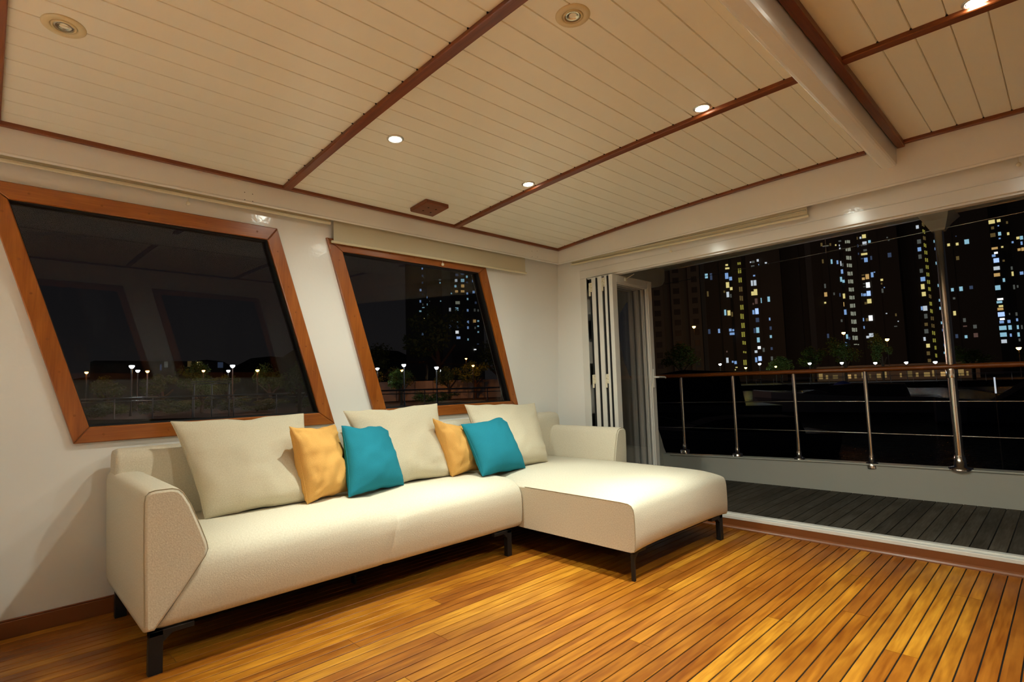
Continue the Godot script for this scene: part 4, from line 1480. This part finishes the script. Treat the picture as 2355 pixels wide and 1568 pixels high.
func build_city():
	tower("dark block with one yellow stair column, left of the other towers astern", Vector2(152.8, -63.4), Vector2(0.9201, -0.3917), -11.8, 9.6, 95.0,
		[[-11.8, -9.6, -1.0], [-9.6, -8.4, 0.6, 1], [-8.4, -4.2, 0.0], [-4.2, -1.6, 0.8], [-1.6, -0.8, -1.6], [-0.8, 2.0, -0.4], [2.0, 3.0, -1.6], [3.0, 6.4, 0.8], [6.4, 12.0, 0.0]],
		[-78,312,9,16,6, -65,309,7,23,3, -20,337,8,6,4, -19,327,13,6,4, -22,305,10,20,2, -12,300,10,12,2, -21,278,10,19,4, -12,270,8,10,4, -77,258,5,18,5, -31,259,5,7,5, -22,250,8,18,0, -15,249,6,12,1, -32,198,6,19,6, -22,196,9,17,4, 
		-14,194,5,16,5, -79,146,7,16,3, -52,146,6,14,2, -21,146,8,9,2, -14,147,7,7,2, -17,135,15,8,2, 44,338,4,4,0, 51,338,8,7,1, 49,326,10,5,1, 63,341,6,8,0, 64,330,4,4,2, 84,333,6,5,0, 51,298,6,5,2, 52,277,8,18,0, 44,277,6,18,0, 
		52,250,10,20,4, 44,247,8,13,4, 52,224,8,18,12, 44,217,4,6,12, 64,226,6,17,6, 85,228,7,17,6, 52,195,10,19,10, 43,193,6,14,2, 52,170,10,14,3, 84,171,4,9,2, 51,141,9,18,6, 43,140,6,16,3, 85,145,6,11,3, 84,121,6,9,6, 51,113,8,16,6, 
		52,91,9,9,9, 43,80,8,8,0, 63,84,6,13,1, 84,87,6,9,3, 52,60,10,15,10, 42,57,6,16,2, 83,59,6,13,1, -34,84,4,5,12, -34,59,7,17,0, -20,54,5,6,2, -13,52,8,10,2, -10,38,8,3,4, -15,31,4,3,4, 11,340,4,8,8, 16,340,4,8,8, 11,318,4,16,8, 
		16,318,4,16,8, 11,291,4,16,8, 16,291,4,16,8, 11,264,4,16,5, 16,264,4,16,5, 11,238,4,16,5, 16,237,4,16,5, 11,211,4,16,8, 16,211,4,16,8, 10,185,4,17,8, 15,184,4,17,8, 11,158,4,17,8, 16,158,4,17,8, 10,132,4,17,8, 15,132,4,17,8, 
		11,108,4,12,8, 16,107,4,11,8, 11,81,4,6,8, 16,80,4,6,8, 10,51,4,17,8, 15,51,4,17,8], false, [])
	tower("tower with a column of pale grid stair windows, in the middle astern", Vector2(180.0, -45.7), Vector2(0.9663, -0.2573), -16.6, 15.1, 100.0,
		[[-16.6, -13.4, 0.0], [-13.4, -8.4, 0.6], [-8.4, -6.6, -1.0], [-6.6, -5.0, 0.0, 1], [-5.0, -2.2, 0.0], [-2.2, -0.6, 0.8], [-0.6, 2.6, -0.4], [2.6, 3.4, -1.6], [3.4, 6.8, 0.8], [6.8, 10.0, 0.0], [10.0, 12.2, 0.6], [12.2, 17.0, 0.0]],
		[-146,317,8,15,5, -145,287,11,21,4, -146,256,8,15,1, -147,218,10,10,2, -157,208,5,10,3, -144,127,5,6,3, -147,99,8,17,6, -146,68,10,15,1, -19,405,6,12,5, 4,404,5,9,5, 18,400,4,5,4, 26,400,6,6,0, 29,413,9,5,1, 27,390,7,6,0, 
		-19,353,5,14,5, 4,351,5,16,6, 19,347,5,13,2, 26,344,7,17,0, 33,339,6,11,1, 28,319,9,15,2, 25,294,6,17,6, 32,289,9,10,6, -18,277,5,15,1, -18,251,9,15,7, -21,226,6,6,4, 4,252,4,9,1, 28,244,9,17,4, 19,247,4,12,3, 26,219,5,15,7, 
		28,195,10,18,2, 18,169,5,9,1, -20,125,6,15,3, 27,121,10,15,6, 34,114,5,10,3, 25,98,5,13,2, 4,93,4,8,5, 74,411,3,9,5, 82,411,5,7,0, 91,414,11,13,4, 103,395,7,9,6, 91,393,12,12,0, 83,388,3,5,1, 74,388,3,9,3, 91,372,10,7,1, 
		88,361,18,7,4, 74,364,3,7,3, 91,343,10,15,2, 82,348,7,3,3, 104,346,5,13,3, 91,293,10,17,7, 81,288,8,8,7, 81,299,8,3,5, 103,296,7,17,2, 109,303,4,3,2, 91,268,11,18,9, 82,273,7,3,1, 82,264,7,3,1, 91,243,11,17,10, 81,240,9,9,2, 
		74,241,3,10,2, 91,220,12,15,4, 82,215,7,8,5, 91,170,11,18,9, 82,166,7,10,5, 73,167,3,11,2, 73,144,3,9,2, 89,120,12,13,0, 80,115,8,8,0, 90,101,8,3,1, 125,279,8,7,4, 124,268,5,6,5, 125,247,5,14,1, 130,256,3,3,2, 149,349,10,15,3, 
		147,401,4,4,1, 150,392,4,3,1, 130,180,4,3,0, 152,174,4,9,5, 156,155,3,3,0, 149,141,8,3,1, 104,95,6,14,7, 44,403,4,10,11, 49,403,4,10,11, 53,402,4,10,11, 44,380,4,11,11, 49,379,4,11,11, 53,379,4,11,11, 44,355,4,13,11, 
		48,354,4,13,11, 53,353,4,13,11, 44,332,4,12,11, 49,331,4,12,11, 53,330,4,12,11, 44,307,4,13,11, 48,306,4,13,11, 53,306,4,13,11, 44,283,4,13,11, 49,283,4,13,11, 53,282,4,13,11, 44,259,4,13,11, 48,258,4,13,11, 53,258,4,13,11, 
		44,235,4,12,11, 48,234,4,12,11, 53,234,4,12,11, 44,210,4,13,11, 48,210,4,13,11, 53,210,4,13,11, 44,187,4,13,11, 48,186,4,13,11, 53,186,4,13,11, 44,163,4,14,11, 49,162,4,14,11, 53,162,4,14,11, 44,139,4,13,11, 48,138,4,13,11, 
		53,138,4,13,11, 44,115,4,14,11, 49,114,4,14,11, 53,114,4,14,11, 46,95,4,3,11, 50,95,4,3,11, 55,94,4,3,11], false, [])
	tower("tower with a column of olive-yellow stair windows, beside the steel pillar", Vector2(201.4, -24.9), Vector2(0.9908, -0.1357), -9.0, 10.1, 100.0,
		[[-9.8, -6.6, 0.0], [-6.6, -3.4, 0.7], [-3.4, -0.4, -0.4], [-0.4, 0.6, -1.4], [0.6, 2.6, 0.0], [2.6, 6.0, 0.7], [6.0, 14.5, 0.0]],
		[-19,454,8,12,0, -18,408,11,15,1, -19,384,10,14,2, -19,361,9,15,1, -19,317,9,14,1, -17,291,13,15,2, -19,268,10,18,4, -18,245,11,15,4, -26,202,5,13,2, -18,201,12,17,0, -18,177,9,16,1, -19,152,9,11,5, -20,131,11,15,1, -26,108,6,13,0, 
		-19,87,10,13,4, -20,64,9,13,5, -19,42,9,11,5, -6,460,3,13,5, -3,459,3,13,5, -6,438,3,13,8, -3,437,3,13,8, -6,417,3,13,5, -3,417,3,13,5, -6,395,3,13,8, -3,394,3,13,8, -6,372,3,13,8, -2,372,3,13,8, -6,349,3,13,8, -2,349,3,13,8, 
		-6,327,3,13,8, -2,327,3,13,8, -6,304,3,13,8, -2,304,3,13,8, -6,281,3,13,8, -2,281,3,13,8, -5,259,3,13,8, -2,259,3,13,8, -5,237,3,13,5, -2,236,3,13,5, -5,214,3,13,8, -2,214,3,13,8, -5,192,3,13,8, -2,191,3,13,8, -5,169,3,13,5, 
		-1,169,3,13,5, -5,147,3,13,5, -1,146,3,13,5, -5,125,3,13,8, -1,124,3,13,8, -5,102,3,13,8, -1,102,3,13,8, -4,80,3,13,8, -1,80,3,13,8, -4,57,3,13,8, -1,56,3,13,8, 20,401,7,9,6, 20,378,5,9,2, 20,334,7,10,6, 20,266,7,10,6, 
		19,221,6,9,6, 19,197,7,10,6, 19,153,6,9,6, 20,131,5,8,2, 20,86,4,6,2, 19,63,5,7,6, 51,383,7,9,4, 71,383,7,9,4, 70,407,3,3,3, 93,386,12,16,6, 50,248,7,11,6, 70,249,9,15,6, 93,250,9,11,3, 52,222,6,7,1, 69,341,8,13,5, 50,178,7,15,4, 
		71,156,7,13,1, 71,138,10,4,12, 93,135,9,12,1, 50,110,7,13,3, 71,107,7,10,6, 93,110,11,14,12], false, [])
	tower("tower with the densest bluish-white windows, at the right edge", Vector2(225.8, -12.0), Vector2(0.9978, -0.0661), -4.6, 7.9, 100.0,
		[[-9.0, -2.6, -0.8], [-2.6, 2.8, 0.5], [2.8, 4.6, -0.6], [4.6, 30.0, 0.0]],
		[-4,476,3,6,1, 7,478,18,14,4, 24,478,10,10,4, 22,462,4,4,2, 8,458,8,10,5, -4,454,4,7,1, 23,436,8,13,6, 43,434,6,10,4, 43,470,5,9,5, -5,434,4,10,2, 7,435,14,14,5, 22,421,5,5,2, 51,404,5,7,2, 64,415,8,9,4, 72,414,8,13,6, 
		71,397,5,12,2, 64,378,8,9,7, 72,378,7,12,7, 8,392,17,8,7, 26,393,6,6,4, 10,377,10,7,9, 4,369,10,9,2, 9,353,15,16,10, -4,349,4,8,2, 26,349,6,7,5, 8,328,17,13,0, -4,330,4,10,0, 43,324,5,12,1, 7,307,17,12,7, -4,307,4,8,2, 
		44,306,6,16,4, 64,304,9,11,2, 22,288,6,13,6, 5,266,17,17,6, -4,266,4,11,2, 44,264,5,16,1, 52,264,4,9,1, 9,229,16,7,9, 6,220,16,8,6, 9,207,12,7,4, 7,198,16,9,7, 7,181,20,16,10, 9,166,13,7,9, 7,157,12,10,2, -4,160,4,5,2, 
		24,157,8,11,2, -5,138,4,7,2, 8,138,20,15,6, 25,138,9,16,6, 43,138,5,14,6, -4,117,4,9,2, 8,117,18,15,6, 25,114,5,11,2, 43,115,6,15,6, 8,96,15,13,0, 44,98,5,10,1, 43,179,5,12,1, 43,161,5,10,2, 52,137,4,14,1, 27,180,3,7,1], false, [])
	tower("tower with bluish windows seen through the corner window", Vector2(160.4, -211.2), Vector2(0.6076, -0.7942), -20.0, 18.3, 110.0,
		[[-20.0, -16.8, 0.0], [-16.8, -9.6, 0.7], [-9.6, -2.0, -0.6], [-2.0, 2.2, 0.0, 1], [2.2, 10.0, 0.6], [10.0, 13.6, 0.0], [13.6, 18.3, 0.4]],
		[-115,593,8,10,2, -114,557,9,10,3, -115,522,7,11,3, -125,485,10,13,2, -116,464,5,7,3, -96,451,8,12,2, -127,429,9,14,2, -115,413,5,11,1, -96,415,8,11,6, -95,398,9,8,6, -113,398,13,5,6, -128,380,12,9,6, -95,379,9,12,6, 
		-95,360,10,14,6, -109,344,5,5,4, -81,342,5,5,6, -119,266,9,12,2, -82,358,4,4,2, -82,431,4,4,1, -79,578,3,4,1, -77,547,3,4,1, -79,502,3,4,1, -60,522,3,7,5, -29,538,12,9,1, -29,523,7,8,6, -28,431,6,7,6, 49,584,7,6,0, 55,560,17,14,3, 
		83,565,20,12,3, 105,552,10,13,6, 51,532,14,16,0, 83,532,20,18,6, 105,523,9,10,3, 137,530,14,14,2, 154,534,11,22,3, 47,503,12,13,6, 83,504,19,17,7, 52,477,17,13,7, 82,477,21,13,7, 26,467,7,8,6, 105,467,10,12,2, 137,473,13,14,2, 
		159,466,7,17,3, 106,439,9,12,6, 56,420,25,17,11, 146,419,11,13,3, 21,387,19,20,0, 51,388,18,19,6, 105,382,10,14,2, 140,382,10,16,1, 157,380,9,13,1, 22,329,17,19,1, 51,330,19,17,6, 105,323,11,17,2, 138,327,16,17,7, 156,327,10,10,6, 
		19,301,19,20,3, 55,300,19,18,3, 104,295,11,15,2, 140,293,9,13,1, 155,301,10,8,6, 50,273,18,17,9, 155,272,9,9,6, 56,245,22,14,10, 103,236,9,12,6, 152,212,11,6,3, 137,185,14,7,9], false, [])
	tower("unlit brown block rising behind the folding door's outer edge", Vector2(127.6, -69.0), Vector2(0.8757, -0.4829), -9.0, 7.0, 90.0,
		[[-9.0, -3.0, 0.0], [-3.0, -1.0, -1.0], [-1.0, 1.6, 0.5], [1.6, 3.4, -0.8], [3.4, 6.4, 0.3]],
		[], false, [[-4.6, 1.6, 5.0, 14, 0.0], [0.4, 1.6, 5.0, 14, 0.5], [5.0, 1.4, 5.0, 14, 0.3]])

# ---------------------------------------------------------------- promenade seen through the slanted windows
func build_side_quay():
	var st := begin()
	var qa := PackedVector2Array([Vector2(-60, -40), Vector2(-0.1, -34.6), Vector2(1.4, -32.4), Vector2(8.1, -22.2), Vector2(10.5, -17.0), Vector2(14.0, -12.5), Vector2(36, -18), Vector2(72, -60), Vector2(72, -420), Vector2(-60, -420)])
	# laid as a fan of strips so that the outline stays true
	for i in range(0, 7):
		var q := PackedVector2Array([qa[i], qa[i + 1], Vector2(qa[i + 1].x, -420), Vector2(qa[i].x, -420)])
		prism(st, q, -2.0, -0.25, 0.0, Transform3D(Basis(Vector3(1, 0, 0), Vector3(0, 0, 1), Vector3(0, 1, 0)), Vector3.ZERO))
	var q2 := obj("side_quay", done(st), M.quay_stone)
	tag(q2, "dark promenade alongside, seen through the slanted windows", "quay", "", "structure")
	quay_rail([Vector2(-0.1, -34.6), Vector2(1.4, -32.4), Vector2(8.1, -22.2), Vector2(10.5, -17.0), Vector2(14.0, -12.5)], 0.86, "shiny quay railing seen low in both slanted windows")
	var nth := 0
	for p in [[2.75, 2.72, -36.27], [5.06, 2.89, -48.05], [11.23, 2.80, -46.61], [8.03, 2.70, -35.04]]:
		street_lamp(Vector3(p[0], p[1], p[2]), -0.25, M.street_white, Color(0.92, 0.97, 1.0), 2.5, NTH[nth] + " white quay lamp from the left in the large slanted window", "white quay lamps in the large window", 0.15)
		nth += 1
	nth = 0
	for p in [[16.51, 2.35, -31.33], [14.83, 2.33, -25.32], [16.46, 2.12, -24.19], [29.16, 2.54, -40.92]]:
		street_lamp(Vector3(p[0], p[1], p[2]), -0.25, M.street_white, Color(0.92, 0.97, 1.0), 2.5, NTH[nth] + " white quay lamp from the left in the corner window", "white quay lamps in the corner window", 0.13)
		nth += 1
	nth = 0
	for p in [[1.48, 2.66, -44.51], [3.89, 2.49, -38.1], [7.95, 2.62, -41.29], [8.78, 2.32, -32.69]]:
		street_lamp(Vector3(p[0], p[1], p[2]), -0.25, M.street_orange, Color(1.0, 0.55, 0.15), 4.0, NTH[nth] + " orange lamp from the left in the large slanted window", "orange quay lamps in the large window", 0.11)
		nth += 1
	nth = 0
	for p in [[20.12, 2.31, -33.81], [34.4, 3.89, -43.17], [27.25, 2.68, -33.51]]:
		street_lamp(Vector3(p[0], p[1], p[2]), -0.25, M.street_orange, Color(1.0, 0.55, 0.15), 5.0, NTH[nth] + " orange lamp from the left in the corner window", "orange quay lamps in the corner window", 0.12)
		nth += 1
	# trees and bushes among the lamps
	nth = 0
	for p in in_row([[0.0, 3.2, 2.6, -49.0], [2.4, 2.6, 2.2, -42.5], [5.7, 3.0, 2.6, -43.0], [8.6, 3.8, 3.2, -46.0], [6.6, 2.4, 1.8, -36.4], [10.9, 3.2, 2.6, -36.4], [9.2, 2.8, 2.0, -39.8], [13.0, 3.2, 2.6, -32.4], [18.2, 3.4, 2.6, -36.0], [22.2, 3.0, 2.6, -37.4], [25.2, 3.2, 2.4, -34.4], [29.2, 3.8, 3.0, -35.6], [32.6, 4.0, 3.2, -33.4], [17.6, 2.8, 1.8, -30.0]]):
		tree(Vector3(p[0], -0.25, p[3]), p[1], p[2], int(absf(p[0])) % 4, NTH[nth] + " tree from the left among the quay lamps in the slanted windows", "trees on the side quay")
		nth += 1
	tree(Vector3(38.0, -0.25, -53.2), 12.5, 8.5, 1, "tall dark tree in front of the tower in the corner window", "trees on the side quay")
	tree(Vector3(45.5, -0.25, -50.0), 7.0, 6.5, 2, "broad dark tree right of the tall one in the corner window", "trees on the side quay")
	tree(Vector3(31.0, -0.25, -56.5), 6.5, 6.5, 3, "broad dark tree left of the tall one in the corner window", "trees on the side quay")
	tree(Vector3(6.5, -0.25, -20.9), 2.6, 1.6, 0, "small tree lit green at the edge of the large window", "trees on the side quay")
	nth = 0
	for p in in_row([[1.1, -33.6], [3.6, -33.4], [5.7, -36.2], [7.4, -32.0], [9.2, -31.2], [2.0, -37.9], [7.2, -39.2], [11.0, -29.5], [18.0, -27.5], [21.5, -30.0]]):
		var t := thing("bush", NTH[nth] + " low bush from the left behind the quay railing", "bush", Vector3(p[0], -0.25, p[1]), "bushes on the side quay")
		var c := obj("foliage", crown_mesh(int(p[0]) % 4), M.leaf, t)
		c.position.y = 0.45
		nth += 1
		c.scale = Vector3(1.3, 0.5, 1.3)
	# pale shelter frame
	var f := thing("shelter_frame", "pale bus-stop-like frame on the quay in the large window", "shelter", Vector3(4.25, -0.25, -28.82))
	f.rotation.y = -atan2(0.43, 1.64)
	for x in [0.02, 0.83, 1.64]:
		st = begin()
		box(st, Vector3(x - 0.035, 0.0, -0.04), Vector3(x + 0.035, 1.72, 0.04), 0.01)
		obj("post", done(st), M.rail_pale, f)
	for y in [1.74, 1.86]:
		st = begin()
		box(st, Vector3(-0.12, y - 0.02, -0.3), Vector3(1.76, y + 0.02, 0.3), 0.01)
		obj("roof_bar", done(st), M.rail_pale, f)
	# garden wall that catches the orange light
	var gw := thing("garden_wall", "low wall lit orange behind the trees in the corner window", "wall", Vector3(18.5, -0.25, -41.5))
	gw.rotation.y = -atan2(5.0, 13.0)
	for i in 9:
		st = begin()
		box(st, Vector3(i * 1.7, 0, 0), Vector3(i * 1.7 + 1.66, 1.75, 0.25), 0.02)
		obj("panel", done(st), M.tower_wall_pale, gw)
	# far low building and hills
	var b := thing("low_building", "distant low building with two lit windows under the dark hills", "building", Vector3(37.0, -0.25, -192.0))
	st = begin()
	box(st, Vector3(-18, 0, -8), Vector3(16, 11.5, 0))
	obj("block", done(st), M.tower_wall, b)
	for p in [[-1.6, 9.5, 0.5, 3], [-0.2, 10.4, 1.0, 1], [6.2, 10.6, 1.1, 5], [9.0, 10.4, 1.3, 4], [15.2, 10.3, 1.6, 3]]:
		st = begin()
		box(st, Vector3(p[0] - p[2] / 2, p[1] - 0.9, -0.1), Vector3(p[0] + p[2] / 2, p[1] + 0.9, 0.1))
		obj("lit_window", done(st), M["lit_window_%d" % p[3]], b)
	st = begin()
	for e in [[73.0, -287.0, 18.0, 17.0], [100.0, -278.0, 22.0, 18.5], [122.0, -270.0, 24.0, 25.0], [150.0, -262.0, 30.0, 22.0], [40.0, -300.0, 30.0, 10.0]]:
		lathe(st, [Vector2(e[2], -2.0), Vector2(e[2] * 0.95, e[3] * 0.35), Vector2(e[2] * 0.75, e[3] * 0.72), Vector2(e[2] * 0.42, e[3] * 0.94), Vector2(0.0, e[3])], 20, Transform3D(Basis(), Vector3(e[0], 0, e[1])))
	var hl := obj("hills", done(st), M.hill)
	tag(hl, "rounded dark hills on the skyline in the large slanted window", "hills", "", "structure")
